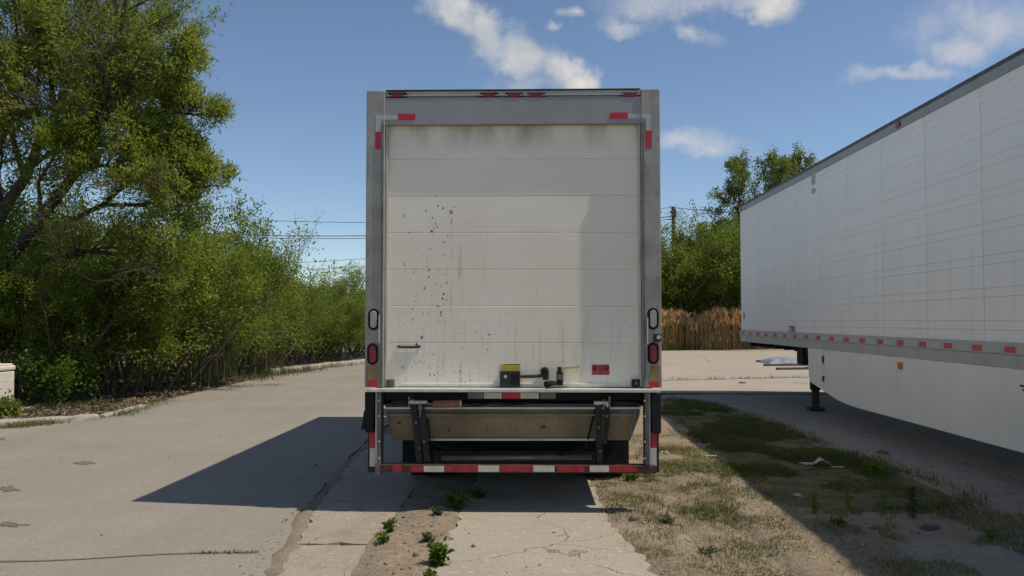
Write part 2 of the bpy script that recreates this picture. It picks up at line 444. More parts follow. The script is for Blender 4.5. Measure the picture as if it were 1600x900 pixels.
def ground_mat():
    m, nt, bs = newmat('dry_dirt_ground')
    v = coords(nt)
    col = ramp(nt, noise(nt, v, .9, 7, .62), [(.3, (.225, .18, .13)), (.55, (.29, .238, .178)), (.72, (.35, .295, .225))])
    fine = noise(nt, v, 55, 4, .7)
    col = mixc(nt, mrange(nt, fine, .4, .70, 0, .6), col, (.13, .10, .07))
    clod = noise(nt, v, 14, 6, .75)
    col = mixc(nt, mrange(nt, clod, .50, .68, 0, .55), col, (.125, .10, .068))
    col = mixc(nt, mrange(nt, noise(nt, v, 2.2, 6, .7), .5, .72, 0, .5), col, (.17, .155, .095))
    col = mixc(nt, mrange(nt, clod, .46, .30, 0, .5), col, (.42, .36, .28))
    at = nt.nodes.new('ShaderNodeAttribute'); at.attribute_name = 'zone'
    sp = nt.nodes.new('ShaderNodeSeparateColor'); nt.links.new(at.outputs['Color'], sp.inputs[0])
    med = noise(nt, v, 5, 5, .65)
    moss = ramp(nt, med, [(.35, (.075, .075, .025)), (.65, (.14, .125, .055))])
    lot = ramp(nt, med, [(.3, (.235, .205, .17)), (.7, (.32, .285, .24))])
    lot = mixc(nt, mrange(nt, fine, .4, .72, 0, .35), lot, (.15, .13, .105))
    lit = ramp(nt, noise(nt, v, 12, 5), [(.3, (.11, .085, .062)), (.7, (.19, .15, .11))])
    brk = noise(nt, v, 3.0, 6, .7)
    def edge(ch): return mrange(nt, mth(nt, 'ADD', ch, mth(nt, 'MULTIPLY', mth(nt, 'SUBTRACT', brk, .5), .9)), .35, .65)
    col = mixc(nt, edge(sp.outputs[1]), col, lot)
    col = mixc(nt, edge(sp.outputs[2]), col, lit)
    col = mixc(nt, edge(sp.outputs[0]), col, moss)
    nt.links.new(col, bs.inputs['Base Color'])
    bs.inputs['Roughness'].default_value = .95
    bs.inputs['Specular IOR Level'].default_value = .2
    bump(nt, bs, mth(nt, 'ADD', mth(nt, 'MULTIPLY', fine, .6), mth(nt, 'ADD', med, clod)), .9, .018)
    return m
M['ground'] = ground_mat()

# ------------------------------------------------------------------ mesh helpers
OFF = {}                          # world position of each object's frame

def tag(o, label=None, cat=None, group=None, kind=None):
    if label: o['label'] = label
    if cat: o['category'] = cat
    if group: o['group'] = group
    if kind: o['kind'] = kind
    return o

def empty(name, loc, label=None, cat=None, group=None):
    o = bpy.data.objects.new(name, None); COL.objects.link(o)
    o.location = loc; o.empty_display_size = .3
    OFF[o.name] = Vector(loc)
    return tag(o, label, cat, group)

def link_mesh(name, me, mat, parent=None, bev=0, smooth=False, loc=None):
    o = bpy.data.objects.new(name, me); COL.objects.link(o)
    if mat and not me.materials: me.materials.append(M[mat])
    if parent:
        o.parent = parent
        OFF[o.name] = OFF[parent.name].copy()
    else:
        OFF[o.name] = Vector((0, 0, 0))
    if loc is not None:
        o.location = loc
        OFF[o.name] = OFF[o.name] + Vector(loc)
    if smooth:
        me.polygons.foreach_set('use_smooth', [True] * len(me.polygons))
    if bev:
        b = o.modifiers.new('edge', 'BEVEL'); b.width = bev; b.segments = 2; b.limit_method = 'ANGLE'
    return o

class MB:
    def __init__(s): s.v = []; s.f = []
    def add(s, vs, fs):
        k = len(s.v); s.v += [Vector(p) for p in vs]; s.f += [tuple(i + k for i in f) for f in fs]; return s
    def box(s, a, b):
        x0, x1 = sorted((a[0], b[0])); y0, y1 = sorted((a[1], b[1])); z0, z1 = sorted((a[2], b[2]))
        return s.add([(x0, y0, z0), (x1, y0, z0), (x1, y1, z0), (x0, y1, z0), (x0, y0, z1), (x1, y0, z1), (x1, y1, z1), (x0, y1, z1)],
                     [(0, 3, 2, 1), (4, 5, 6, 7), (0, 1, 5, 4), (1, 2, 6, 5), (2, 3, 7, 6), (3, 0, 4, 7)])
    def prism(s, pts, axis, d):
        """closed outline of 3D points pushed along a vector"""
        pts = [Vector(p) for p in pts]; n = len(pts); d = Vector(d)
        vs = pts + [p + d for p in pts]
        fs = [tuple(range(n))[::-1], tuple(range(n, 2 * n))] + [(i, (i + 1) % n, n + (i + 1) % n, n + i) for i in range(n)]
        return s.add(vs, fs)
    def tube(s, pts, rad, n=8, cap=True):
        pts = [Vector(p) for p in pts]
        if not hasattr(rad, '__len__'): rad = [rad] * len(pts)
        k = len(s.v); ref = Vector((0.13, 0.27, 1)).normalized()
        for i, p in enumerate(pts):
            t = (pts[min(i + 1, len(pts) - 1)] - pts[max(i - 1, 0)]).normalized()
            a = t.cross(ref)
            if a.length < 1e-3: a = t.cross(Vector((1, 0, 0)))
            a.normalize(); b = t.cross(a)
            for j in range(n):
                w = 2 * math.pi * j / n
                s.v.append(p + (a * math.cos(w) + b * math.sin(w)) * rad[i])
        for i in range(len(pts) - 1):
            for j in range(n):
                s.f.append((k + i * n + j, k + i * n + (j + 1) % n, k + (i + 1) * n + (j + 1) % n, k + (i + 1) * n + j))
        if cap:
            s.f.append(tuple(k + j for j in range(n))[::-1])
            e = k + (len(pts) - 1) * n
            s.f.append(tuple(e + j for j in range(n)))
        return s
    def lathe(s, c, axis, prof, n=28):
        """prof: (distance along the axis, radius)"""
        ax = Vector(axis).normalized(); a = ax.cross(Vector((.2, .3, 1))).normalized(); b = ax.cross(a); c = Vector(c); k = len(s.v)
        for h, r in prof:
            for j in range(n):
                w = 2 * math.pi * j / n
                s.v.append(c + ax * h + (a * math.cos(w) + b * math.sin(w)) * r)
        for i in range(len(prof) - 1):
            for j in range(n):
                s.f.append((k + i * n + j, k + i * n + (j + 1) % n, k + (i + 1) * n + (j + 1) % n, k + (i + 1) * n + j))
        s.f.append(tuple(k + j for j in range(n))[::-1]); e = k + (len(prof) - 1) * n
        s.f.append(tuple(e + j for j in range(n)))
        return s
    def build(s, name, mat, parent=None, bev=0, smooth=False):
        off = OFF[parent.name] if parent else Vector((0, 0, 0))
        me = bpy.data.meshes.new(name)
        me.from_pydata([tuple(p - off) for p in s.v], [], s.f)
        bm = bmesh.new(); bm.from_mesh(me); bmesh.ops.recalc_face_normals(bm, faces=bm.faces); bm.to_mesh(me); bm.free()
        me.update()
        return link_mesh(name, me, mat, parent, bev, smooth)

def np_mesh(name, V, Q):
    me = bpy.data.meshes.new(name)
    V = np.asarray(V, np.float32); Q = np.asarray(Q, np.int32); k = Q.shape[1]
    me.vertices.add(len(V)); me.vertices.foreach_set('co', V.ravel())
    me.loops.add(Q.size); me.loops.foreach_set('vertex_index', Q.ravel())
    me.polygons.add(len(Q)); me.polygons.foreach_set('loop_start', np.arange(0, Q.size, k, dtype=np.int32))
    me.polygons.foreach_set('loop_total', np.full(len(Q), k, np.int32))
    me.update(calc_edges=True)
    return me

def oval(c, w, h, depth, n=10):
    """upright stadium outline in the xz plane centred on c, front at c.y, pushed back by depth"""
    pts = []; r = w / 2; s = h / 2 - r
    for k in range(n + 1): a = math.pi * k / n; pts.append((c[0] + r * math.cos(a), c[1], c[2] + s + r * math.sin(a)))
    for k in range(n + 1): a = math.pi + math.pi * k / n; pts.append((c[0] + r * math.cos(a), c[1], c[2] - s + r * math.sin(a)))
    return MB().prism(pts, 'y', (0, depth, 0))

def vnoise(x, y, seed=0):
    x = np.asarray(x, float); y = np.asarray(y, float)
    xi = np.floor(x).astype(np.int64); yi = np.floor(y).astype(np.int64); fx = x - xi; fy = y - yi
    fx = fx * fx * (3 - 2 * fx); fy = fy * fy * (3 - 2 * fy)
    def h(a, b):
        n = (a * 374761393 + b * 668265263 + seed * 1442695041) & 0x7fffffff
        n = ((n ^ (n >> 13)) * 1274126177) & 0x7fffffff
        return ((n ^ (n >> 16)) & 0xffff) / 65535.0
    return (h(xi, yi) * (1 - fx) + h(xi + 1, yi) * fx) * (1 - fy) + (h(xi, yi + 1) * (1 - fx) + h(xi + 1, yi + 1) * fx) * fy

def fbm(x, y, seed=0, oct=4):
    s = 0; a = .5
    for k in range(oct):
        s = s + a * vnoise(x * 2 ** k, y * 2 ** k, seed + k); a *= .5
    return s

def in_poly(x, y, poly):
    x = np.asarray(x); y = np.asarray(y); ins = np.zeros(x.shape, bool); n = len(poly)
    for i in range(n):
        (x0, y0), (x1, y1) = poly[i], poly[(i + 1) % n]
        c = ((y0 > y) != (y1 > y)) & (x < (x1 - x0) * (y - y0) / (y1 - y0 + 1e-12) + x0)
        ins ^= c
    return ins

# ------------------------------------------------------------------ ground
GRASS_POLY = [tuple(G(x, y)[:2]) for x, y in ((1036, 622), (1110, 632), (1180, 655), (1245, 684), (1330, 715), (1400, 738), (1490, 772), (1470, 800),
                                              (1300, 806), (1190, 772), (1150, 742), (1120, 700), (1060, 662), (1036, 650))]
THIN_POLY = [tuple(G(x, y)[:2]) for x, y in ((1030, 690), (1075, 700), (1130, 770), (1165, 830), (1120, 868), (1050, 842), (1000, 800), (950, 770), (940, 745))]

def gz(x, y):
    """height of the dirt"""
    x = np.asarray(x, float); y = np.asarray(y, float)
    near = np.clip((24 - np.abs(y - 8)) / 6, 0, 1) * np.clip((10 - np.abs(x - 1)) / 3, 0, 1)
    h = (fbm(x * 1.1, y * .9, 3) - .47) * .05 + (fbm(x * 6, y * 5, 9) - .47) * .03
    h = h + (fbm(x * 11, y * 10, 21, 2) - .36) * .03
    # wheel ruts that run up beside the slab
    for c, w, d in ((1.22, .06, .045), (1.42, .045, .03), (1.60, .05, .045), (1.98, .06, .04)):
        cx = c + .10 * (fbm(y * .5, y * 0 + c * 9, 5, 2) - .37) + (y - 6) * -.03
        h = h - d * np.exp(-((x - cx) / w) ** 2) * np.clip((8.5 - y) / 2, 0, 1)
    z = -.006 + h * near
    z = np.minimum(z, .010)
    # dirt washed over the slab edges
    hum = lambda c, w: np.exp(-np.abs((x - c) / w) ** 3)
    gut = np.interp(y, [3, 5, 7, 9, 11, 18], [-1.47, -1.57, -1.85, -2.01, -2.12, -2.15])
    rt = np.interp(y, [3, 4.6, 5.6, 6.6, 8.2, 11.5], [1.02, .9, .76, .64, .59, .54])
    n1 = fbm(x * 2.3, y * 1.7, 41); n2 = fbm(x * 9, y * 8, 43)
    add = (hum(-.87, .29) * (.028 + .05 * (n1 - .45)) + hum(gut, .07) * (.026 + .05 * (n1 - .45)) + hum(rt + .22, .27) * (.026 + .05 * (n1 - .45)))
    add = add + .012 * (n2 - .47) * (hum(-.87, .42) + hum(gut, .14) + hum(rt + .22, .34))
    return z + np.maximum(add, 0) * np.clip((12 - y) / 2, 0, 1)

def build_ground():
    xs = np.concatenate([np.linspace(-300, -14, 14)[:-1], np.arange(-14, -4, .4), np.arange(-4, 8, .045), np.arange(8, 22, .5), np.linspace(22, 300, 14)])
    ys = np.concatenate([np.linspace(-80, 2.4, 10)[:-1], np.arange(2.4, 19, .055), np.arange(19, 60, 1.0), np.linspace(60, 600, 16)])
    X, Y = np.meshgrid(xs, ys); Z = gz(X, Y)
    nx, ny = len(xs), len(ys)
    V = np.stack([X.ravel(), Y.ravel(), Z.ravel()], 1)
    i = np.arange(nx * ny).reshape(ny, nx)
    Q = np.stack([i[:-1, :-1].ravel(), i[:-1, 1:].ravel(), i[1:, 1:].ravel(), i[1:, :-1].ravel()], 1)
    me = np_mesh('ground', V, Q)
    col = np.zeros((len(V), 4), np.float32); col[:, 3] = 1
    x, y = V[:, 0], V[:, 1]
    col[:, 0] = in_poly(x, y, GRASS_POLY) * .62 + in_poly(x, y, THIN_POLY) * .38
    # the packed grey yard under and beyond the trailer
    edge = np.interp(y, [2, 6, 7.6, 10.5, 13, 15, 19], [2.6, 3.3, 4.0, 3.75, 3.8, 3.7, 2.2])
    col[:, 1] = np.clip((x - edge) / .5 + .5, 0, 1) * (y < 60)
    col[:, 1] = np.maximum(col[:, 1], np.clip((6.6 - y) / .6, 0, 1) * np.clip((x - 2.2) / .5, 0, 1) * .8)
    col[:, 2] = np.clip((-5.5 - x) / .5, 0, 1)
    col[:, 0] = np.maximum(col[:, 0], (y > 43.5) * 1.0 * (x > -6))
    a = me.color_attributes.new('zone', 'FLOAT_COLOR', 'POINT')
    a.data.foreach_set('color', col.ravel())
    o = link_mesh('ground', me, 'ground', smooth=True)
    tag(o, 'bare dry dirt ground with grassy patches', 'ground', kind='structure')
build_ground()

def jag(pts, step=.25, amp=.03, seed=1):
    """outline with a worn, uneven edge"""
    rng = random.Random(seed); out = []
    n = len(pts)
    for i in range(n):
        a, b = Vector(pts[i]), Vector(pts[(i + 1) % n])
        L = (b - a).length; k = max(1, int(L / step)); k = min(k, 120)
        nrm = Vector((-(b - a).y, (b - a).x)).normalized()
        for j in range(k):
            p = a + (b - a) * (j / k)
            out.append(p + nrm * (rng.gauss(0, amp) if j else 0))
    return out

def sheet(name, pts, z, mat, thick=0.0, parent=None, kind='structure'):
    mb = MB()
    p3 = [(p[0], p[1], z) for p in pts]
    if thick:
        mb.prism([(p[0], p[1], z - thick) for p in pts], 'z', (0, 0, thick))
    else:
        mb.add(p3, [tuple(range(len(p3)))])
    o = mb.build(name, mat, parent)
    if kind and not parent: o['kind'] = kind
    return o

def gp(lst): return [Vector(G(x, y)[:2]) for x, y in lst]

road_right = [(-1.52, 3.0), (-1.62, 5.0), (-1.90, 7.0), (-2.06, 9.0), (-2.17, 11), (-2.2, 18.3)]
far_edge = gp([(1700, 543.5), (1260, 545.5), (1036, 548.5), (800, 554), (640, 562), (560, 570), (500, 577), (450, 584.5), (400, 593), (330, 609), (270, 623), (230, 634), (190, 650), (150, 657), (80, 664), (0, 671)])
rpts = jag([Vector(p) for p in road_right], .3, .02, 3)
rpts = [p for p in rpts if p.y < 18.4 and p.x > -2.6][:90]
road_out = [Vector(p) for p in ((-30, 2.0), (-1.5, 2.0))] + [Vector(p) for p in road_right[:-1]]
rr = []
for i in range(len(road_right) - 1):
    a, b = Vector(road_right[i]), Vector(road_right[i + 1]); k = int((b - a).length / .22)
    for j in range(k):
        rr.append(a + (b - a) * (j / k) + Vector((random.gauss(0, .018), 0)))
outline = [Vector((-30, 2.0)), Vector((-1.5, 2.0))] + rr + [Vector((-2.2, 18.3)), Vector((40, 18.6))] + list(far_edge) + [Vector((-11, 12.4)), Vector((-30, 11.8))]
road = sheet('road', outline, .014, 'road')
# the paler concrete lot beyond, with its joint
lot = sheet('concrete_lot', [Vector((-1.9, 18.5)), Vector((39, 18.9)), Vector((39, 46)), far_edge[2] + Vector((0, -.4)), far_edge[3] + Vector((1, -.4)), Vector((-1.2, 34))], .019, 'lot')
jl = gp([(1030, 596), (1090, 595), (1160, 593), (1260, 591), (1400, 588)])
jpts = jl + [p + Vector((0, .16)) for p in reversed(jl)]
sheet('joint', jpts, .0235, 'tar', parent=lot)
# dark tar patches and the sealed crack on the road
for k, (px, py, w, h) in enumerate(((131, 726, 19, 3.0), (12, 767, 22, 5.0), (18, 823, 26, 4), (2, 688, 8, 2.5))):
    rng = random.Random(k); pp = []
    for j in range(22):
        a = 2 * math.pi * j / 22; r = rng.uniform(.35, 1.15)
        pp.append(Vector(G(px + w * r * math.cos(a), py + h * r * math.sin(a))[:2]))
    sheet('tar_patch', pp, .0185, 'tar', parent=road)
ck = [(-20, 883.5), (60, 881), (130, 878), (200, 873), (260, 870), (330, 868.5), (400, 868)]
ctop = [Vector(G(x, y + random.uniform(-.6, .6))[:2]) for x, y in ck]
cpts = ctop + [p + Vector((0, random.uniform(.022, .045))) for p in reversed(ctop)]
sheet('sealed_crack', cpts, .0185, 'tar', parent=road)

# broken sidewalk beside the road, slab by slab
walk_root = None
wl_edges = [3.0, 4.55, 5.95, 7.35, 8.8, 10.2, 11.7]
for k in range(len(wl_edges) - 1):
    y0, y1 = wl_edges[k], wl_edges[k + 1]
    xl0 = np.interp(y0, [3, 5, 7, 9, 11, 18], [-1.52, -1.62, -1.9, -2.06, -2.17, -2.2]) + .09
    xl1 = np.interp(y1, [3, 5, 7, 9, 11, 18], [-1.52, -1.62, -1.9, -2.06, -2.17, -2.2]) + .09
    r0 = -1.12 + .05 * math.sin(k * 2.1); r1 = -1.12 + .05 * math.sin(k * 2.1 + 2.1)
    pts = jag([Vector((xl0, y0 + .012)), Vector((r0, y0 + .012)), Vector((r1, y1 - .012)), Vector((xl1, y1 - .012))], .09, .014, 20 + k)
    if walk_root is None:
        walk_root = sheet('sidewalk', pts, .017, 'walk', .07); 
    else:
        sheet('slab', pts, .017 + random.uniform(-.003, .004), 'walk', .07, parent=walk_root)
# wide concrete slab behind the truck
slab = sheet('concrete_slab', jag([Vector((-.66, 3.0)), Vector((.98, 3.0)), Vector((.86, 4.6)), Vector((.72, 5.6)), Vector((.60, 6.6)), Vector((.55, 8.2)),
                                   Vector((.5, 11.5)), Vector((-.6, 11.5)), Vector((-.55, 7.4)), Vector((-.64, 5.6))], .10, .022, 5), .018, 'slab', .08)

# kerbs on the far side of the road
def kerb(name, pts, w, h, label, seed):
    rng = random.Random(seed); P_ = []
    for i in range(len(pts) - 1):
        a, b = Vector(pts[i]), Vector(pts[i + 1]); n = max(2, int((b - a).length / .18))
        P_ += [a + (b - a) * (j / n) for j in range(n)]
    P_.append(Vector(pts[-1]))
    V, Fc = [], []
    prof = [(0, -.03), (.01, h * .55), (.03, h * .9), (.06, h), (w - .05, h * .98), (w, h * .8), (w + .01, -.03)]
    for i, p in enumerate(P_):
        d = (P_[min(i + 1, len(P_) - 1)] - P_[max(i - 1, 0)]).normalized(); n = Vector((-d.y, d.x))
        sag = rng.uniform(-.16, .05) * h * (2.2 if rng.random() < .12 else 1)
        for u, z in prof:
            q = p + n * (u + rng.gauss(0, .007)); V.append((q.x, q.y, z if z < 0 else max(.002, z + sag + rng.gauss(0, .004))))
    m = len(prof)
    for i in range(len(P_) - 1):
        for j in range(m - 1): Fc.append((i * m + j, i * m + j + 1, (i + 1) * m + j + 1, (i + 1) * m + j))
    Fc += [tuple(range(m)), tuple(range(len(V) - m, len(V)))[::-1]]
    o = MB().add(V, Fc).build(name, 'kerb')
    return tag(o, label, 'kerb', kind='structure')
kerb('kerb', gp([(-40, 668), (0, 665), (40, 662), (80, 660.5), (120, 658), (156, 654)]), .22, .085, 'pale broken kerb below the cream pedestal', 1)
kerb('kerb', gp([(30, 645), (60, 639), (92, 632)]), .16, .07, 'short slanted concrete edging behind the kerb', 2)
kerb('kerb', gp([(425, 584), (470, 578.5), (515, 573), (560, 568.5), (620, 563)]), .3, .14, 'far kerb under the thicket', 3)
kerb('kerb', gp([(165, 651), (200, 643), (235, 634)]), .2, .03, 'sunken kerb piece at the driveway corner', 4)

# ------------------------------------------------------------------ box truck
YT = 7.0
truck = empty('box_truck', (-.164, YT + 3.2, 0), 'white box truck seen from behind with dirty roll-up door and folded liftgate', 'truck')
def T(px, py, y=YT): return P(px, py, y)
XL, XR = T(571, 400).x, T(1033, 400).x
ZT = T(800, 141).z
ZS = 1.022                                     # top of the sill
LEN = 6.45
XLi, XRi = T(600, 400).x, T(1003, 400).x

def tbox(px0, py0, px1, py1, y0, y1):
    a, b = T(px0, py0, y0), T(px1, py1, y0)
    return MB().box((a.x, y0, a.z), (b.x, y1, b.z))

mb = MB()
mb.box((XL + .012, YT + .25, ZS + .0), (XL + .042, YT + LEN, ZT - .02))
mb.box((XR - .042, YT + .25, ZS + .0), (XR - .012, YT + LEN, ZT - .02))
mb.box((XL + .043, YT + LEN - .04, ZS), (XR - .043, YT + LEN, ZT - .02))
mb.build('box_wall', 'body_white', truck)
MB().box((XL + .012, YT + .1, ZT - .018), (XR - .012, YT + LEN, ZT + .004)).build('roof', 'body_white', truck)
MB().box((XL + .02, YT + .16, ZS - .16), (XR - .02, YT + LEN, ZS - .03)).build('floor', 'frame_steel', truck)
# posts
for (a, b) in ((571, 600), (1003, 1033)):
    x0, x1 = T(a, 400).x, T(b, 400).x
    p = MB().box((x0, YT, ZS + .006), (x1, YT + .24, ZT + .006)).build('rear_post', 'post', truck, .008)
    # folded lips of the post
    inner = x1 if a < 800 else x0
    s = -1 if a < 800 else 1
    MB().box((inner + s * .006, YT - .012, ZS + .01), (inner + s * .022, YT - .001, T(0, 196).z)).build('post_lip', 'grey_steel', p, .003)
    rx0, rx1 = (x0 + .02, x1 - .035) if a < 800 else (x0 + .06, x1 - .02)
    zz0, zz1 = T(0, 603).z, T(0, 570).z
    MB().box((rx0, YT - .002, zz0), (rx1, YT - .0006, zz1)).build('rust_stain', 'post_rust', p)
# header, lamp recess and roof edge
hd = tbox(600.5, 153, 1002.5, 193, YT + .012, YT + .2).build('header', 'header', truck, .006)
tbox(600.5, 141, 1002.5, 152.6, YT + .055, YT + .2).build('lamp_panel', 'white_strip', truck)
MB().box((XLi + .002, YT + .004, T(0, 144.4).z), (XRi - .002, YT + .06, ZT + .01)).build('roof_edge', 'top_edge', truck, .004)
MB().box((XLi + .002, YT + .02, T(0, 153.4).z), (XRi - .002, YT + .054, T(0, 152.0).z)).build('lamp_ledge', 'bright_steel', truck)
for cx in (620, 764, 803, 838, 985):
    a = T(cx - 14.5, 152.4); b = T(cx + 14.5, 143.2)
    hs = MB().box((a.x, YT + .022, a.z), (b.x, YT + .054, b.z)).build('marker_lamp', 'black', truck, .006)
    a = T(cx - 9.5, 151.2); b = T(cx + 9.5, 144.6)
    MB().box((a.x, YT + .008, a.z), (b.x, YT + .0215, b.z)).build('lens', 'lamp_red', hs, .006)
for cx in (784, 822):
    a = T(cx - 4, 151); b = T(cx + 4, 146)
    MB().box((a.x, YT + .03, a.z), (b.x, YT + .054, b.z)).build('lamp_bracket', 'grey_steel', truck, .003)
# reflective corner tape
def tape(px0, py0, px1, py1, y, mat, parent, th=.0018):
    a, b = T(px0, py0, y), T(px1, py1, y)
    return MB().box((a.x, y - th, a.z), (b.x, y, b.z)).build('reflective_tape', mat, parent)
tape(622, 178, 649, 187.5, YT + .010, 'tape_red', truck)
tape(600.8, 180, 622, 187, YT + .010, 'tape_silver', truck)
tape(587, 180, 600.2, 187, YT - .0005, 'tape_silver', truck)
tape(587, 187.2, 595.5, 206, YT - .0005, 'tape_silver', truck)
tape(586.5, 206, 595.5, 233.5, YT - .0005, 'tape_red', truck)
tape(953, 176, 981, 185.5, YT + .010, 'tape_red', truck)
tape(981, 178, 1002.2, 185, YT + .010, 'tape_silver', truck)
tape(1003.4, 178, 1017, 185, YT - .0005, 'tape_silver', truck)
tape(1009.5, 185.2, 1017, 204, YT - .0005, 'tape_silver', truck)
tape(1008.5, 204, 1018.5, 232, YT - .0005, 'tape_red', truck)
tape(576, 593, 588.5, 604.5, YT - .003, 'tape_red', truck)
tape(1014, 596, 1029, 605.5, YT - .003, 'tape_red', truck)
# lamps on the posts
for cx, cy, kind in ((584, 499, 'c'), (582.5, 553, 'r'), (1020.3, 498, 'c'), (1020.5, 552, 'r')):
    c = T(cx, cy)
    g = oval((c.x, YT - .012, c.z), 17.5 * .00529, 34 * .00529, .0115).build('lamp_gasket', 'rubber', truck, .003)
    oval((c.x, YT - .024, c.z), 10 * .00529, 27 * .00529, .0119).build('lens', 'lamp_clear' if kind == 'c' else 'lamp_red', g, .005)
c = T(1026.5, 527)
cm = MB().box((c.x - .03, YT - .04, c.z - .035), (c.x + .03, YT - .001, c.z + .03)).build('reversing_camera', 'black', truck, .006)
MB().lathe((c.x + .008, YT - .041, c.z), (0, -1, 0), [(0, .017), (.008, .017), (.01, .010)], 16).build('lens', 'bright_steel', cm)
# slim grab handles on the inner edge of the posts
for px, y0, y1 in ((593.6, 490, 538), (1011.0, 494, 540)):
    a = T(px, y0); b = T(px, y1)
    MB().tube([(a.x, YT - .001, a.z), (a.x, YT - .03, a.z - .02), (b.x, YT - .03, b.z + .02), (b.x, YT - .001, b.z)], .006, 8).build('grab_handle', 'bright_steel', truck)

# roll-up door
YD = YT + .064
door_z = [T(0, py, YD).z for py in (193.5, 252, 309, 365.5, 422, 478.5, 535, 603)]
dx0, dx1 = T(599, 400, YD).x - .03, T(1003, 400, YD).x + .03
door = MB().box((dx0 + .05, YD + .004, ZS + .002), (dx1 - .05, YD + .026, T(0, 603, YD).z + .0)).build('roll_up_door', 'rubber', truck)
for a, b in ((XLi + .002, T(606.5, 400, YD).x), (T(997.5, 400, YD).x, XRi - .002)):
    MB().box((a, YD - .028, ZS + .01), (b, YD - .004, ZT - .1)).build('side_track', 'jamb', door, .004)
W = dx1 - dx0
for k in range(7):
    z1, z0 = door_z[k], door_z[k + 1]
    if k == 0: z1 += .06
    h = z1 - z0 - .0012
    # panel profile: rolled edges and a shallow rib half way
    prof = [(.0016, 0), (.0004, .0025), (0, .006), (0, h * .5 - .006), (.0003, h * .5), (0, h * .5 + .006), (0, h - .006), (.0004, h - .0025), (.0016, h), (.03, h), (.03, 0)]
    tilt = random.uniform(-.0006, .0006)
    mb = MB().prism([(dx0, YD + a + tilt, z0 + .0006 + b) for a, b in prof], 'x', (W, 0, 0))
    mb.build('door_panel', 'door', door)
# bottom edge bar, roller brackets, handle
zb = T(0, 603, YD).z
MB().box((T(626, 600, YD).x, YD - .010, zb + .018), (T(985, 600, YD).x, YD - .001, zb + .032)).build('bottom_bar', 'white_strip', door, .003)
for px in (610.5, 993):
    c = T(px, 598, YD)
    b = MB().box((c.x - .034, YD - .034, c.z - .032), (c.x + .034, YD - .005, c.z + .030)).build('roller_bracket', 'dark_steel' if px > 800 else 'grey_steel', door, .004)
    MB().lathe((c.x, YD - .046, c.z), (0, 1, 0), [(0, .012), (.011, .014)], 12).build('bolt', 'copper', b)
a, b = T(622, 541.5, YD), T(656, 541.5, YD)
MB().tube([(a.x, YD, a.z), (a.x + .004, YD - .012, a.z), (a.x + .03, YD - .013, a.z - .004), (b.x - .03, YD - .013, b.z - .004), (b.x - .004, YD - .012, b.z), (b.x, YD, b.z)], .0095, 8).build('door_handle', 'dark_steel', door)
def dbox(px0, py0, px1, py1, d0, d1, name, mat, parent=door, bev=.004):
    a, b = T(px0, py0, YD), T(px1, py1, YD)
    return MB().box((a.x, YD - d0, a.z), (b.x, YD - d1, b.z)).build(name, mat, parent, bev)
dbox(782, 568.5, 813, 579.2, .003, .0005, 'yellow_label', 'yellow', bev=0)
dbox(789, 568.9, 812, 569.9, .0036, .0031, 'label_print', 'decal', bev=0)
dbox(786, 573.6, 809, 574.3, .0036, .0031, 'label_print', 'brass', bev=0)
dbox(781.5, 579.4, 813, 605, .05, .002, 'latch_box', 'black')
c = T(790, 588, YD)
MB().lathe((c.x, YD - .051, c.z), (0, -1, 0), [(0, .014), (.006, .013), (.008, .008)], 14).build('key_lock', 'bright_steel', door)
dbox(799, 583, 812, 601, .058, .051, 'latch_cover', 'rubber')
a, b = T(812, 588, YD), T(850, 586.5, YD)
MB().tube([(a.x, YD - .03, a.z), ((a.x + b.x) / 2, YD - .034, (a.z + b.z) / 2 - .002), (b.x, YD - .03, b.z)], .014, 8).build('latch_arm', 'black', door)
c = T(851, 580, YD)
MB().lathe((c.x, YD - .055, c.z), (0, 1, 0), [(0, .022), (.008, .033), (.05, .036)], 12).add([], []).build('latch_knob', 'rubber', door)
a = T(852, 583, YD); b = T(853, 593, YD)
MB().tube([(a.x, YD - .03, a.z), (b.x, YD - .03, b.z)], [.03, .024], 8).build('latch_hook', 'dark_steel', door)
# grey padlock hanging on the brass handle
c = T(874.5, 590, YD)
pl = MB().box((c.x - .027, YD - .055, c.z - .06), (c.x + .027, YD - .02, c.z + .05)).build('lock_body', 'rubber', door, .008)
MB().box((c.x - .022, YD - .0575, c.z - .012), (c.x + .022, YD - .0555, c.z + .03)).build('lock_face', 'grey_steel', pl)
a = T(874, 573, YD)
MB().tube([(a.x, YD - .035, a.z), (a.x - .002, YD - .035, a.z - .06)], .018, 8).build('lock_shackle', 'dark_steel', door)
a, b = T(877, 574.5, YD), T(904, 573, YD)
MB().tube([(a.x, YD - .03, a.z), (b.x - .012, YD - .034, b.z), (b.x, YD - .03, b.z + .002)], [.011, .011, .016], 8).build('brass_handle', 'brass', door)
a, b = T(869, 600, YD), T(853, 604, YD)
MB().tube([(a.x, YD - .04, a.z + .01), ((a.x + b.x) / 2, YD - .10, ZS + .045), (b.x, YD - .14, ZS + .034)], [.016, .024, .032], 8).build('pull_strap', 'rubber', door, 0, True)
rs = dbox(925, 570, 952, 585.5, .004, .0005, 'red_label', 'sign_red', bev=0)
dbox(926.5, 580.6, 950.5, 581.8, .0048, .0041, 'label_print', 'sign_mark', rs, 0)
for px in (932.5, 934.0, 942):
    dbox(px, 572, px + .8, 579, .0048, .0041, 'label_print', 'sign_mark', rs, 0)
dbox(927, 573, 931.5, 578.5, .0048, .0041, 'label_print', 'bumper', rs, 0)
dbox(945.5, 573, 949.5, 578.5, .0048, .0041, 'label_print', 'bumper', rs, 0)

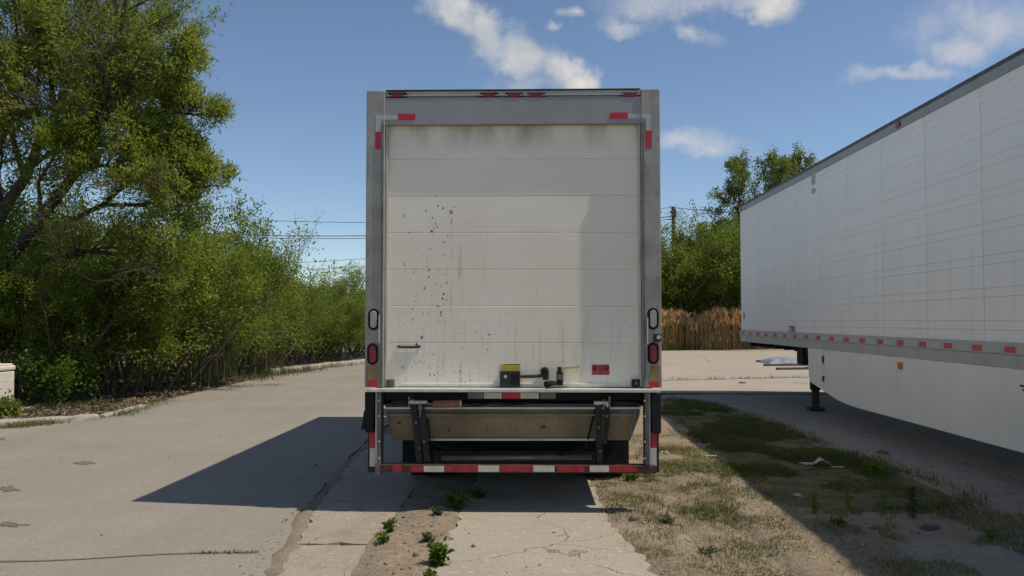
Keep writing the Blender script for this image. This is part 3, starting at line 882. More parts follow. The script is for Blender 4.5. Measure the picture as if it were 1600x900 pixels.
# sill plate that sticks out behind the box
ze = ZS - .026
xa, xb = T(573, 608, 6.9).x, T(1032, 608, 6.9).x
MB().prism([(xa + .05, YD + .02, ze), (xb - .05, YD + .02, ze), (xb - .04, YT - .005, ze), (xb, 6.9, ze), (xa, 6.9, ze), (xa + .04, YT - .005, ze)], 'z', (0, 0, .026)).build('sill_plate', 'sill', truck, .004)

# rear sub-frame: uprights, rubber bumpers, tape
YU = 6.96
for side in (0, 1):
    a, b, c_, d = ((574, 590.5, 590.5, 600) if side == 0 else (1012, 1030, 1003, 1012))
    zt = ze - .002; zb_ = T(0, 739, YU).z
    up = tbox(a + 1, 672, b, 738, YU + .02, YU + .08).build('upright_plate', 'dark_steel', truck, .004)
    MB().box((T(c_ + .6, 0, YU).x, YU - .02, zb_), (T(d - .4, 0, YU).x, YU + .12, zt)).build('upright_channel', 'grey_steel', truck, .004)
    MB().box((T(c_ + (1.2 if side == 0 else 6.2), 0, YU).x, YU - .034, zb_ + .10), (T(c_ + (3.4 if side == 0 else 8.0), 0, YU).x, YU - .0205, zt)).build('channel_edge', 'post', truck)
    MB().prism([(T(a, 0, YU).x, YU - .01, zt), (T(b - .6, 0, YU).x, YU - .01, zt), (T(b - 2, 0, YU).x, YU - .03, T(0, 674, YU).z), (T(a + 1.2, 0, YU).x, YU - .03, T(0, 673, YU).z)], 'y', (0, .11, 0)).build('dock_bumper', 'rubber', truck, .012)
    if side == 0:
        MB().prism([(T(573, 0, YU).x, YU, T(0, 640, YU).z), (T(575, 0, YU).x, YU, T(0, 668, YU).z), (T(567.5, 0, YU).x, YU + .03, T(0, 672, YU).z)], 'y', (0, .03, 0)).build('torn_flap', 'rubber', truck)
    t0, t1 = (577, 588) if side == 0 else (1014, 1026)
    tape(t0, 675, t1, 699.5, YU + .0185, 'tape_red', truck)
    tape(t0 + .8, 699.8, t1, 729, YU + .0185, 'tape_white', truck)
# crossbar below the sill with its short tape
cb = tbox(601, 612, 1002, 626, YU + .06, YU + .14).build('rear_crossbar', 'frame_steel', truck, .006)
for x0, x1, mt in ((731, 755, 'tape_dim'), (756, 784, 'tape_white'), (785, 813, 'tape_red'), (813.4, 842, 'tape_white'), (844, 868, 'tape_dim')):
    tape(x0, 613.5, x1, 622.8, YU + .058, mt, cb)

# folded liftgate platform
def TP(px, py, y): 
    p = T(px, py, y); return (p.x, y, p.z)
pf = MB().prism([TP(603, 648, 7.02), TP(1000, 648, 7.02), TP(985, 688, 7.10), TP(614, 688, 7.10)], 'y', (0, .05, 0)).build('platform', 'beige', truck, .004)
MB().prism([TP(602, 636.5, 7.0), TP(1001, 636.5, 7.0), TP(1000.5, 639, 7.0), TP(602.5, 639, 7.0)], 'y', (0, .06, 0)).build('platform_lip', 'sill', pf)
MB().prism([TP(603, 639.2, 7.015), TP(1000, 639.2, 7.015), TP(1000, 646.2, 7.03), TP(603.5, 646.2, 7.03)], 'y', (0, .04, 0)).build('platform_groove', 'beige', pf)
MB().prism([TP(604, 646.4, 6.995), TP(999, 646.4, 6.995), TP(998.6, 650, 6.99), TP(604.8, 650, 6.99)], 'y', (0, .04, 0)).build('platform_ridge', 'beige', pf, .004)
MB().prism([TP(665, 685.5, 7.07), TP(930, 685.5, 7.07), TP(930, 688.6, 7.07), TP(665, 688.6, 7.07)], 'y', (0, .03, 0)).build('platform_edge', 'jamb', pf)
MB().prism([TP(602, 631, 7.04), TP(1001, 631, 7.04), TP(1001, 636, 7.02), TP(602, 636, 7.02)], 'y', (0, .06, 0)).build('platform_hinge_rail', 'grey_steel', pf)
# lift arms with pins
for pts, w in ((((644, 624), (650, 665), (655, 724)), 7), (((657, 634), (662, 680), (668, 722)), 7.5), (((935, 627), (936, 670), (938, 725)), 7), (((949, 630), (949, 660), (945, 694)), 5)):
    y = 6.965
    mb = MB()
    outl = [TP(px - w * .7, py, y) for px, py in pts] + [TP(px + w * .7, py, y) for px, py in reversed(pts)]
    ar = mb.prism(outl, 'y', (0, .03, 0)).build('lift_arm', 'dark_steel', truck, .006)
    a = Vector(TP(pts[0][0], pts[0][1] + 3, y))
    MB().lathe((a.x, y - .02, a.z), (0, 1, 0), [(0, .012), (.019, .02)], 12).build('arm_bolt', 'bright_steel', ar)
for (x0, x1, py) in ((639, 668, 628.5), (928, 950, 629.5)):
    a, b = Vector(TP(x0, py, 6.955)), Vector(TP(x1, py, 6.955))
    MB().tube([a, b], .016, 10).build('pivot_pin', 'bright_steel', truck)
for (px, y0, y1) in ((639, 620, 636), (656.5, 625, 652), (952.5, 619, 637), (943.5, 624, 640)):
    tbox(px - 1.6, y0, px + 1.6, y1, 6.94, 6.962).build('link_plate', 'grey_steel', truck, .003)
a, b = Vector(TP(677, 631.5, 6.95)), Vector(TP(719, 630.5, 6.95))
cyl = MB().tube([a, b], .031, 14).build('hydraulic_cylinder', 'copper', truck)
MB().tube([Vector(TP(719, 630.5, 6.95)), Vector(TP(721.5, 630.5, 6.95))], .035, 14).build('cylinder_cap', 'brass', cyl)
MB().tube([Vector(TP(664, 630, 6.95)), Vector(TP(677, 631.5, 6.95))], [.011, .012], 10).build('cylinder_rod', 'copper', cyl)
# chassis seen below the platform
tbox(678, 704, 930, 724, 7.25, 7.33).build('cross_member', 'dark_steel', truck, .008)
pb = tbox(733, 707, 772, 722, 7.235, 7.249).build('plate_bracket', 'dark_steel', truck, .003)
for px in (739, 746, 764):
    tbox(px, 709, px + 2, 721, 7.225, 7.234).build('bracket_rib', 'frame_steel', pb)
for x in (-.62, .26):
    MB().box((x, 7.3, .66), (x + .08, 14.9, .86)).build('chassis_rail', 'frame_steel', truck)
tbox(665, 660, 935, 704, 7.45, 7.5).build('pump_box', 'frame_steel', truck, .01)
# hoses, bolts and brackets of the lift
def tube_px(pts, y, r, name, mat, n=8):
    MB().tube([TP(px, py, y + dy) for px, py, dy in pts], r, n).build(name, mat, truck, 0, True)
tube_px([(720, 628, .02), (745, 634, .0), (770, 629, .03), (800, 632, .05), (840, 627, .07)], 6.97, .008, 'hydraulic_hose', 'rubber')
tube_px([(668, 655, .0), (672, 690, .02), (700, 702, .1), (760, 700, .2)], 7.0, .008, 'hydraulic_hose', 'rubber')
tube_px([(930, 640, .0), (915, 700, .1), (870, 712, .2)], 7.0, .009, 'hydraulic_hose', 'rubber')
tube_px([(612, 628, 0), (638, 628, 0)], 7.02, .02, 'torsion_bar', 'dark_steel')
tube_px([(952, 629, 0), (995, 631, 0)], 7.02, .018, 'torsion_bar', 'dark_steel')
tube_px([(690, 716, 0), (925, 714, 0)], 7.2, .025, 'cross_tube', 'grey_steel')
for px, py in ((650, 660), (655, 700), (663, 690), (936, 668), (938, 705), (948, 650)):
    a = Vector(TP(px, py, 6.958)); MB().lathe(a, (0, -1, 0), [(0, .013), (.008, .011)], 8).build('arm_bolt', 'grey_steel', truck)
for px in (592.5, 1007.5):
    for py in (626, 650, 690, 716):
        a = Vector(TP(px, py, 6.938)); MB().lathe(a, (0, -1, 0), [(0, .010), (.007, .008)], 8).build('frame_bolt', 'bright_steel', truck)
for px0, px1, py in ((846, 852, 667), (700, 703, 672), (621, 626, 660)):
    MB().prism([TP(px0, py, 7.035), TP(px1, py, 7.035), TP(px1, py + 2, 7.04), TP(px0, py + 2, 7.04)], 'y', (0, .02, 0)).build('platform_notch', 'dark_steel', pf)
for px in (577, 595, 1008, 1028):
    for k_ in range(9):
        a = T(px, 215 + k_ * 44)
        if 575 < 215 + k_ * 44 < 470: continue
        MB().lathe((a.x, YT - .0005, a.z), (0, -1, 0), [(0, .006), (.003, .005)], 8).build('rivet', 'grey_steel', truck)
# chain hanging at the right end
ch = []
for k in range(9):
    p = T(992 - k * .9 + 1.5 * math.sin(k), 640 + k * 5, 6.98); ch.append((p.x, 6.98, p.z))
MB().tube(ch, [.009 if k % 2 else .014 for k in range(9)], 7).build('hanging_chain', 'grey_steel', truck)
# underrun bumper
YB = 6.93
bu = tbox(594.5, 725.5, 1026, 740, YB, YB + .1).build('rear_bumper', 'bumper', truck, .006)
for x0, x1, mt in ((613, 628, 'r'), (641, 661, 'r'), (662, 694, 'w'), (695, 746.5, 'r'), (747, 780, 'w'), (781, 832, 'r'), (833, 866.5, 'w'), (870, 913, 'r'), (921.5, 951.5, 'w'), (952, 995, 'r')):
    tape(x0, 727.6 + random.uniform(-.3, .3), x1, 737.4, YB - .0005, 'tape_red_worn' if mt == 'r' else 'tape_white_worn', bu)

def wheel(parent, x0, x1, y, r, rim_side, name='wheel'):
    """x0 inner, x1 outer face"""
    s = 1 if x1 > x0 else -1; w = abs(x1 - x0)
    c = (x0, y, r)
    t = MB().lathe(c, (s, 0, 0), [(0, r * .62), (0, r * .9), (w * .12, r * .985), (w * .3, r), (w * .7, r), (w * .88, r * .985), (w, r * .9), (w, r * .62)], 36).build(name, 'tyre', parent, 0, False)
    MB().lathe((x0, y, r), (s, 0, 0), [(w * .05, r * .6), (w * .98, r * .615), (w * 1.0, r * .56), (w * .72, r * .5), (w * .66, r * .25), (w * .86, r * .2), (w * .86, r * .05)], 28).build('rim', 'rim', t)
    return t
YA = 8.75
for xs in ((XL + .36, XL + .13), (XL + .62, XL + .38), (XR - .36, XR - .13), (XR - .62, XR - .38)):
    wheel(truck, xs[0], xs[1], YA, .41, 0)
MB().tube([(XL + .3, YA, .41), (-.16, YA, .43), (XR - .3, YA, .41)], [.07, .12, .07], 12).build('rear_axle', 'frame_steel', truck)
for x0 in (XL + .16, XR - .66):
    MB().box((x0, 8.02, .24), (x0 + .5, 8.03, .92)).build('mud_flap', 'rubber', truck)
# cab and front axle, hidden by the box from here
yc = YT + LEN + .25
cabp = [(0, .55), (0, 2.5), (.35, 2.66), (1.05, 2.62), (1.75, 1.7), (2.6, 1.5), (2.75, .55)]
cb2 = MB().prism([(-1.2, yc + a, z) for a, z in cabp], 'x', (2.07, 0, 0)).build('cab', 'body_white', truck, .05)
MB().prism([(-1.207, yc + a, z) for a, z in ((.55, 1.75), (.55, 2.4), (1.02, 2.4), (1.45, 1.75))], 'x', (2.084, 0, 0)).build('cab_window', 'glass_dark', cb2)
for xs in ((-.98, -1.22), (.66, .90)):
    wheel(truck, xs[0], xs[1], yc + 2.0, .41, 0)

# ------------------------------------------------------------------ semi trailer
XS = 4.53
TF, TR, TW = 18.62, 2.50, 2.58
trl = empty('semi_trailer', (XS + TW / 2, 10.5, 0), 'long white semi trailer with skirt and red reflective strip parked at right', 'trailer')
ZB, ZTOP = 1.372, 4.09
ridge = []
z = 1.495
while z < 3.85:
    ridge += [z, z + .09]; z += .325
PL = 1.22
prof = [(.035, ZB), (0, ZB)]
for rz in ridge:
    prof += [(0, rz - .011), (-.0045, rz - .005), (-.0045, rz + .005), (0, rz + .011)]
prof += [(0, ZTOP - .15), (.035, ZTOP - .15)]
pm = None
edges = []
y = 18.38
edges = [18.38 - PL * k for k in range(14)]
for k in range(13):
    y1, y0 = edges[k], edges[k + 1]
    if pm is None:
        mb = MB().prism([(XS + a, y0 + .004, b) for a, b in prof], 'y', (0, PL - .008, 0))
        o = mb.build('side_panel', 'trailer', trl); pm = o.data; base_y = y0
        o0 = o
    else:
        o = bpy.data.objects.new('side_panel', pm); COL.objects.link(o); o.parent = trl; o.location = (0, y0 - base_y, 0)
# strips behind the seams, corner posts
mb = MB()
mb.box((XS + .008, TR, ZB), (XS + .034, TF - .2, ZTOP - .15)); mb.build('seam_backing', 'rail', trl)
MB().prism([(XS - .002, 18.385, ZB), (XS - .002, TF - .06, ZB), (XS + .06, TF, ZB), (XS + .09, TF, ZB), (XS + .09, 18.385, ZB)], 'z', (0, 0, ZTOP - .15 - ZB)).build('corner_post', 'trailer', trl, .004)
MB().box((XS - .004, TR - .03, ZB), (XS + .09, TR - .001, ZTOP - .15)).build('corner_post', 'rail', trl)
MB().box((XS + .09, TF - .05, ZB - .2), (XS + TW - .01, TF - .001, ZTOP - .02)).build('front_wall', 'trailer', trl)
MB().box((XS + TW - .035, TR, ZB), (XS + TW, TF - .06, ZTOP - .15)).build('right_wall', 'trailer', trl)
for x0 in (XS + .1, XS + TW / 2 + .005):
    d = MB().box((x0, TR - .025, ZB - .05), (x0 + TW / 2 - .105, TR + .02, ZTOP - .15)).build('rear_door', 'trailer', trl, .006)
    MB().tube([(x0 + TW / 4, TR - .05, ZB), (x0 + TW / 4, TR - .05, ZTOP - .2)], .017, 8).build('lock_rod', 'bright_steel', d)
MB().box((XS + .02, TR, ZTOP - .03), (XS + TW - .02, TF - .02, ZTOP - .006)).build('roof', 'body_white', trl)
for x0, x1 in ((XS - .012, XS + .05), (XS + TW - .05, XS + TW + .012)):
    tr_ = MB().box((x0, TR - .03, ZTOP - .15), (x1, TF, ZTOP - .045)).build('top_rail', 'top_rail', trl, .006)
    MB().box((x0 + .004, TR - .03, ZTOP - .0448), (x1, TF, ZTOP + .004)).build('rail_cap', 'top_edge', tr_, .006)
# bottom rail in two steps, with tape
br = MB().box((XS - .014, TR - .03, 1.255), (XS + .05, TF - .02, ZB - .001)).build('bottom_rail', 'rail', trl, .004)
MB().box((XS - .006, TR - .03, 1.125), (XS + .05, TF - .02, 1.2545)).build('rail_lower', 'rail', br, .004)
MB().box((XS + .051, TR, 1.16), (XS + TW - .01, TF - .06, 1.24)).build('floor', 'frame_steel', trl)
MB().box((XS + TW - .05, TR, 1.125), (XS + TW + .01, TF - .02, ZB - .001)).build('bottom_rail', 'rail', trl)
mb = MB()
for k in range(190):
    yy = TR + .05 + k * .084
    mb.box((XS - .004, yy, ZB + .002), (XS - .0005, yy + .02, ZB + .03))
rv = mb.build('rivet_row', 'trailer', trl); rv['kind'] = 'stuff'
mesh_r = mesh_w = None
yt = 8.066 - .6 * 9
k = 0
while yt < TF - .15:
    for (nm, L, mt, off) in (('r', .18, 'tape_red', 0), ('w', .30, 'tape_silver', .24)):
        me = mesh_r if nm == 'r' else mesh_w
        yy = yt + off
        if yy + L > TF - .03: continue
        if me is None:
            o = MB().box((XS - .0168, yy, 1.272), (XS - .0145, yy + L, 1.334)).build('reflective_tape', mt, br)
            if nm == 'r': mesh_r, ry = o.data, yy
            else: mesh_w, wy = o.data, yy
        else:
            o = bpy.data.objects.new('reflective_tape', me); COL.objects.link(o); o.parent = br; o.location = (0, yy - (ry if nm == 'r' else wy), 0)
    yt += .6; k += 1
for yy in (18.47, 10.5, 2.6):
    c = MB().box((XS - .03, yy - .06, ZTOP - .13), (XS - .013, yy + .06, ZTOP - .06)).build('marker_lamp', 'lamp_red', trl, .008)
# skirt: hinged front flap and main panel
sk = MB().prism([(XS - .005, 13.36, 1.124), (XS - .005, 13.36, .478), (XS - .005, 12.8, .402), (XS - .005, 12.45, .372), (XS - .005, 12.1, .36), (XS - .005, 7.86, .355), (XS - .005, 7.82, .40), (XS - .005, 7.82, 1.124)], 'x', (.02, 0, 0)).build('side_skirt', 'skirt', trl, .003)
fl = MB().prism([(XS - .005, 13.37, 1.124), (XS - .005, 13.37, .48), (XS - .005, 13.99, .575), (XS - .005, 14.07, .66), (XS - .005, 14.1, 1.124)], 'x', (.02, 0, 0)).build('skirt_flap', 'skirt', trl, .003)
for zc, hh in ((.97, .07), (.67, .05)):
    MB().prism([(XS - .012, 13.31, zc + hh), (XS - .012, 13.40, zc + hh * .8), (XS - .012, 13.43, zc), (XS - .012, 13.40, zc - hh * .8), (XS - .012, 13.33, zc - hh)], 'x', (.006, 0, 0)).build('skirt_hinge', 'black', sk, .004)
MB().box((XS - .012, 7.825, .42), (XS - .0055, 7.86, 1.1)).build('skirt_edge_strip', 'skirt', sk, .002)
yy = PX(1408, 570, XS).y
am = MB().box((XS - .03, yy - .055, .98), (XS - .0055, yy + .055, 1.07)).build('amber_marker', 'amber', trl, .012)
MB().box((XS - .038, yy - .02, 1.005), (XS - .0305, yy + .02, 1.045)).build('lens_centre', 'amber', am, .006)
zc = PX(1592, 604, XS).z
for dz, l in ((.0, .16), (-.035, .12)):
    MB().box((XS - .0068, 7.70 + .16, zc + dz), (XS - .0052, 7.70 + .16 + l, zc + dz + .02)).build('skirt_decal', 'decal', sk)
# landing gear
for x in (4.95, XS + TW - .42):
    lg = MB().box((x - .075, 14.97, .36), (x + .075, 15.12, 1.18)).build('landing_leg', 'frame_steel', trl, .01)
    MB().box((x - .055, 14.99, .06), (x + .055, 15.10, .36)).build('inner_leg', 'dark_steel', lg, .006)
    MB().box((x - .13, 14.93, .012), (x + .13, 15.16, .06)).build('foot_plate', 'dark_steel', lg, .01)
    MB().prism([(x - .02, 15.12, 1.16), (x - .02, 15.12, .8), (x - .02, 15.75, 1.16)], 'x', (.04, 0, 0)).build('leg_brace', 'frame_steel', lg)
MB().tube([(4.9, 15.04, .95), (XS + TW - .4, 15.04, .95)], .035, 8).build('gear_shaft', 'frame_steel', trl)
MB().box((4.60, 14.62, .82), (4.84, 14.95, 1.12)).build('gear_box', 'frame_steel', trl, .02)
for k in range(26):
    yy = 3.0 + .6 * k
    if k == 0:
        o = MB().box((XS + .06, yy, 1.04), (XS + TW - .06, yy + .06, 1.159)).build('floor_beam', 'frame_steel', trl); bmsh = o.data
    else:
        o = bpy.data.objects.new('floor_beam', bmsh); COL.objects.link(o); o.parent = trl; o.location = (0, .6 * k, 0)
# tandem
for ya in (6.95, 5.7):
    for xs in ((XS + .30, XS + .05), (XS + .58, XS + .33), (XS + TW - .30, XS + TW - .05), (XS + TW - .58, XS + TW - .33)):
        wheel(trl, xs[0], xs[1], ya, .505, 0)
    MB().tube([(XS + .3, ya, .505), (XS + TW - .3, ya, .505)], .065, 10).build('axle', 'frame_steel', trl)
MB().box((XS + .65, 4.6, .75), (XS + .75, 8.2, 1.04)).build('slider_rail', 'frame_steel', trl)
MB().box((XS + TW - .75, 4.6, .75), (XS + TW - .65, 8.2, 1.04)).build('slider_rail', 'frame_steel', trl)
ub = MB().box((XS + .1, TR + .02, .5), (XS + TW - .1, TR + .12, .6)).build('rear_guard', 'dark_steel', trl)
for x in (XS + .6, XS + TW - .68):
    MB().box((x, TR + .03, .6), (x + .08, TR + .11, 1.16)).build('guard_post', 'dark_steel', ub)

def lettering(body, size, loc, rot, mat, parent, name, ext=.0012):
    cu = bpy.data.curves.new(name, 'FONT'); cu.body = body; cu.size = size; cu.extrude = ext; cu.align_x = 'LEFT'
    o = bpy.data.objects.new(name, cu); COL.objects.link(o)
    bpy.context.view_layer.update()
    me = bpy.data.meshes.new_from_object(o.evaluated_get(bpy.context.evaluated_depsgraph_get()))
    bpy.data.objects.remove(o); bpy.data.curves.remove(cu)
    o = bpy.data.objects.new(name, me); COL.objects.link(o); me.materials.clear(); me.materials.append(M[mat])
    o.parent = parent; o.location = Vector(loc) - OFF[parent.name]; o.rotation_euler = rot
    return o
# letters read on the -x face: text runs towards -y
rot = (R(90), 0, R(-90))
p = PX(1233, 521, XS)
t1 = lettering('1701', .19, (XS - .0085, p.y, p.z), rot, 'decal', trl, 'fleet_number')
t1.scale = (1.05, 1.0, 1)
p = PX(1161.5, 498, XS)
t2 = lettering('53', .2, (XS - .0085, p.y, p.z), rot, 'decal_grey', trl, 'length_mark'); t2.scale = (.75, .9, 1)
for px, py, w, h in ((1271, 281, .16, .16), (1271, 298, .17, .08)):
    p = PX(px, py, XS)
    MB().box((XS - .0075, p.y - w / 2, p.z - h / 2), (XS - .0062, p.y + w / 2, p.z + h / 2)).build('faded_mark', 'decal_faint', trl)

# ------------------------------------------------------------------ vegetation
def unit(v): return v / (np.linalg.norm(v, axis=-1, keepdims=True) + 1e-9)

def leaves_mesh(name, Pn, A, L, Wd, rng):
    n = len(Pn)
    N = unit(rng.normal(size=(n, 3)) * .8 + np.array([.35, 0, .8]))
    S = unit(np.cross(A, N)); L = L[:, None]; Wd = Wd[:, None]
    up = np.cross(S, A)
    v = np.stack([Pn, Pn + A * L * .45 + S * Wd * .5 + up * L * .06, Pn + A * L - up * L * .04, Pn + A * L * .45 - S * Wd * .5 + up * L * .06], 1).reshape(-1, 3)
    return np_mesh(name, v, np.arange(4 * n).reshape(-1, 4))

def grow(rng, p, d, L, r, lvl, top, br, tw, cfg):
    ns = cfg['seg'][lvl]; pts = [p.copy()]; dd = d.copy()
    for i in range(ns):
        dd = unit(dd + rng.normal(size=3) * cfg['wander'][lvl] + np.array([0, 0, cfg['up'][lvl]]))
        p = p + dd * L / ns; pts.append(p.copy())
    rad = np.linspace(r, r * cfg['taper'], ns + 1)
    br.append((pts, rad, lvl))
    limb_children(rng, pts, rad, L, lvl, top, br, tw, cfg)

def limb_children(rng, pts, rad, L, lvl, top, br, tw, cfg):
    if lvl >= top:
        tw.append(pts); return
    ns = len(pts) - 1
    n = cfg['n'][lvl]
    for k in range(n):
        t = cfg['t0'][lvl] + (1 - cfg['t0'][lvl]) * (k + rng.uniform(0, 1)) / n
        i = min(int(t * ns), ns - 1); f = t * ns - i
        q = pts[i] * (1 - f) + pts[i + 1] * f
        ax = unit(pts[i + 1] - pts[i])
        a = R(rng.uniform(*cfg['ang'])); w = rng.uniform(0, 2 * math.pi)
        u = unit(np.cross(ax, rng.normal(size=3)))
        nd = unit(ax * math.cos(a) + u * math.sin(a))
        ll = L * cfg['len'][lvl] * rng.uniform(.7, 1.2) * (1.15 - .55 * t)
        grow(rng, q, nd, ll, max(np.interp(t * ns, range(ns + 1), rad) * .55, .004), lvl + 1, top, br, tw, cfg)
    # the tip goes on as a twig
    grow(rng, pts[-1], unit(pts[-1] - pts[-2]), L * cfg['len'][lvl] * .6, max(rad[-1] * .8, .004), top, top, br, tw, cfg)

def leaf_cloud(rng, tw, per, sig, L, W, up=.2, bound=None):
    PP, AA = [], []
    for pts in tw:
        pts = np.array(pts); n = max(3, int(per * rng.uniform(.6, 1.4)))
        t = rng.uniform(.1, 1, n) * (len(pts) - 1); i = np.minimum(t.astype(int), len(pts) - 2); f = (t - i)[:, None]
        q = pts[i] * (1 - f) + pts[i + 1] * f
        d = unit(pts[i + 1] - pts[i])
        PP.append(q + rng.normal(size=(n, 3)) * sig); AA.append(unit(d * .6 + rng.normal(size=(n, 3)) * .7 + np.array([0, 0, up])))
    PP = np.concatenate(PP); AA = np.concatenate(AA)
    if bound is not None:
        k = bound(PP, rng); PP, AA = PP[k], AA[k]
    n = len(PP)
    return PP, AA, L * rng.uniform(.65, 1.3, n), W * rng.uniform(.7, 1.25, n)

def wood_mesh(br, levels, sides):
    mb = MB()
    for pts, rad, lvl in br:
        if lvl in levels: mb.tube([Vector(p) for p in pts], list(rad), sides[lvl], cap=False)
    me = bpy.data.meshes.new('wood')
    me.from_pydata([tuple(v) for v in mb.v], [], mb.f); me.update()
    me.polygons.foreach_set('use_smooth', [True] * len(me.polygons))
    return me

def plant_thing(name, loc, meshes, label, cat, group=None, rotz=0, scale=1.0):
    o = empty(name, loc, label, cat, group); o.rotation_euler = (0, 0, rotz)
    o.scale = (scale,) * 3 if not hasattr(scale, '__len__') else scale
    for nm, me in meshes:
        c = bpy.data.objects.new(nm, me); COL.objects.link(c); c.parent = o
    return o

# big willow at the left: limbs as they lean in the photograph, the rest grown from them
def willow():
    rng = np.random.default_rng(11)
    YW = 16.6
    base = np.array([-11.0, YW, 0.0])
    def L_(lst, dy0, dy1):
        n = len(lst); return [np.array(P(px, py, YW + dy0 + (dy1 - dy0) * i / (n - 1))) - base for i, (px, py) in enumerate(lst)]
    limbs = [
        ([np.zeros(3)] + L_([(-36, 500), (-20, 400), (6, 325), (38, 280), (60, 227), (87, 177), (102, 140), (121, 94), (151, 49), (175, -20)], 0, .6), .145),
        ([np.array([.05, -.1, 0])] + L_([(-25, 500), (5, 418), (64, 340), (102, 291), (125, 260), (145, 219), (151, 181), (174, 140), (174, 98), (193, 23), (205, -30)], -.3, -1.2), .135),
        (L_([(60, 227), (90, 195), (122, 172), (160, 150), (205, 120)], .3, 1.4), .07),
        (L_([(-60, 210), (-20, 130), (20, 82), (52, 52), (75, 28), (90, -40)], .3, -.8), .11),
        (L_([(-20, 400), (-40, 300), (-45, 200), (-60, 60)], .1, 1.0), .13),
        (L_([(145, 225), (185, 229), (235, 226), (290, 232)], -.7, -.6), .05),
        (L_([(174, 140), (205, 125), (250, 108), (300, 90)], -.8, -1.0), .05),
        (L_([(120, 264), (160, 258), (205, 268), (250, 300)], -.5, -1.4), .05),
        (L_([(48, 436), (84, 402), (130, 392), (190, 398), (250, 420)], -.2, -1.2), .07),
        (L_([(110, 345), (160, 320), (195, 290), (240, 262), (300, 250)], -.4, .4), .055),
        (L_([(151, 181), (190, 190), (250, 175), (320, 180)], -.9, -.2), .05),
        (L_([(87, 177), (80, 130), (78, 80), (60, 20)], .4, .9), .06),
        (L_([(102, 140), (140, 90), (190, 70), (240, 20)], .4, 1.2), .05),
        (L_([(38, 280), (20, 215), (15, 150), (30, 90), (25, 30)], .4, -.6), .06),
        (L_([(64, 340), (60, 285), (90, 235), (105, 200)], -.5, -1.6), .04),
        (L_([(6, 325), (-10, 260), (10, 200), (-5, 120)], .2, -1.4), .06),
        (L_([(160, 320), (220, 320), (280, 300), (330, 290)], -.6, -.3), .04),
    ]
    cfg = dict(seg=[8, 6, 5, 4], wander=[.1, .20, .22, .22], up=[.05, .07, .06, .03], taper=.3, n=[11, 7, 7, 0], t0=[.25, .12, .08, 0], ang=(25, 62), len=[.40, .58, .60, .5])
    br, tw = [], []
    for k, (pts, r) in enumerate(limbs):
        rad = np.linspace(r, max(.02, r * .25), len(pts)); br.append((pts, rad, 0))
        L = sum(np.linalg.norm(pts[i + 1] - pts[i]) for i in range(len(pts) - 1))
        c = dict(cfg); 
        if k < 2: c['n'] = [15, 8, 7, 0]; c['t0'] = [.42, .15, .1, 0]
        limb_children(rng, pts, rad, min(L, 6.5) if k < 2 else min(L, 4.2) * 1.15, 0, 3, br, tw, c)
    cen = np.array(P(80, 190, YW)) - base
    def bound(Q, rng):
        Q = np.where(Q[:, 1:2] < cen[1], Q * np.array([1, 1, 1]) + (Q - cen) * np.array([0, .35, 0]), Q)
        e = (Q - cen) / np.array([4.75, 2.9, 4.6])
        return (np.linalg.norm(e, axis=1) + rng.normal(size=len(Q)) * .02 < 1.0)
    tw = [t for t in tw if np.linalg.norm((t[0] - cen) / np.array([4.75, 2.9, 4.6])) < 1.02]
    per = max(10, int(92000 / max(1, len(tw))))
    lv = leaf_cloud(rng, tw, per, .065, .11, .028, .25, bound)
    # trim bare twigs that would stick out of the crown
    keep = []
    for b in br:
        if b[2] == 0 or np.linalg.norm((b[0][-1] - cen) / np.array([4.75, 2.9, 4.6])) < 1.04: keep.append(b)
    wood = wood_mesh(keep, (0, 1), {0: 9, 1: 6}); wood.materials.append(M['bark'])
    tws = wood_mesh(keep, (2, 3), {2: 4, 3: 3}); tws.materials.append(M['twig'])
    crown = leaves_mesh('crown', *lv, rng); crown.materials.append(M['leaf_willow'])
    plant_thing('willow_tree', tuple(base), (('trunk', wood), ('branches', tws), ('crown', crown)), 'tall leaning willow with dark limbs filling the upper left', 'tree')
willow()

def bush_variant(seed, H, Wd, nstem, leaf, nl, L, W, spread=.35):
    rng = np.random.default_rng(seed)
    br, tw = [], []
    cfg = dict(seg=[7, 5, 4, 3], wander=[.10, .18, .2, .2], up=[.06, .05, .03, .0], taper=.3, n=[13, 9, 3, 0], t0=[.30, .12, .1, 0], ang=(25, 65), len=[.36, .5, .5, .5])
    for k in range(nstem):
        a = 2 * math.pi * k / nstem + rng.uniform(-.4, .4); rr = rng.uniform(.05, .5) * Wd * .5
        d = unit(np.array([math.cos(a) * spread, math.sin(a) * spread, 1.0]))
        grow(rng, np.array([rr * math.cos(a), rr * math.sin(a), 0]), d, H * rng.uniform(.65, 1.0), .035 * H / 3.5, 0, 2, br, tw, cfg)
    # low skirts of leaf so that the foot of the bush closes
    low = []
    for k in range(int(nl * .22)):
        a = rng.uniform(0, 2 * math.pi); r_ = Wd * .5 * math.sqrt(rng.uniform(0, 1)) * .8
        low.append([np.array([r_ * math.cos(a), r_ * math.sin(a), rng.uniform(.05, .45 * H)]), np.array([r_ * math.cos(a) * 1.03, r_ * math.sin(a) * 1.03, rng.uniform(.5 * H, .7 * H)])])
    pA = leaf_cloud(rng, tw, nl / max(1, len(tw)), .075, L, W, .1)
    pB = leaf_cloud(rng, low[:max(10, len(low) // 22)], 9, .16, L, W, .1)
    lv = [np.concatenate([a, b]) for a, b in zip(pA, pB)]
    wood = wood_mesh(br, (0, 1), {0: 5, 1: 4}); wood.materials.append(M['twig'])
    crown = leaves_mesh('crown', *lv, rng); crown.materials.append(M[leaf])
    return (('stem', wood), ('foliage', crown))

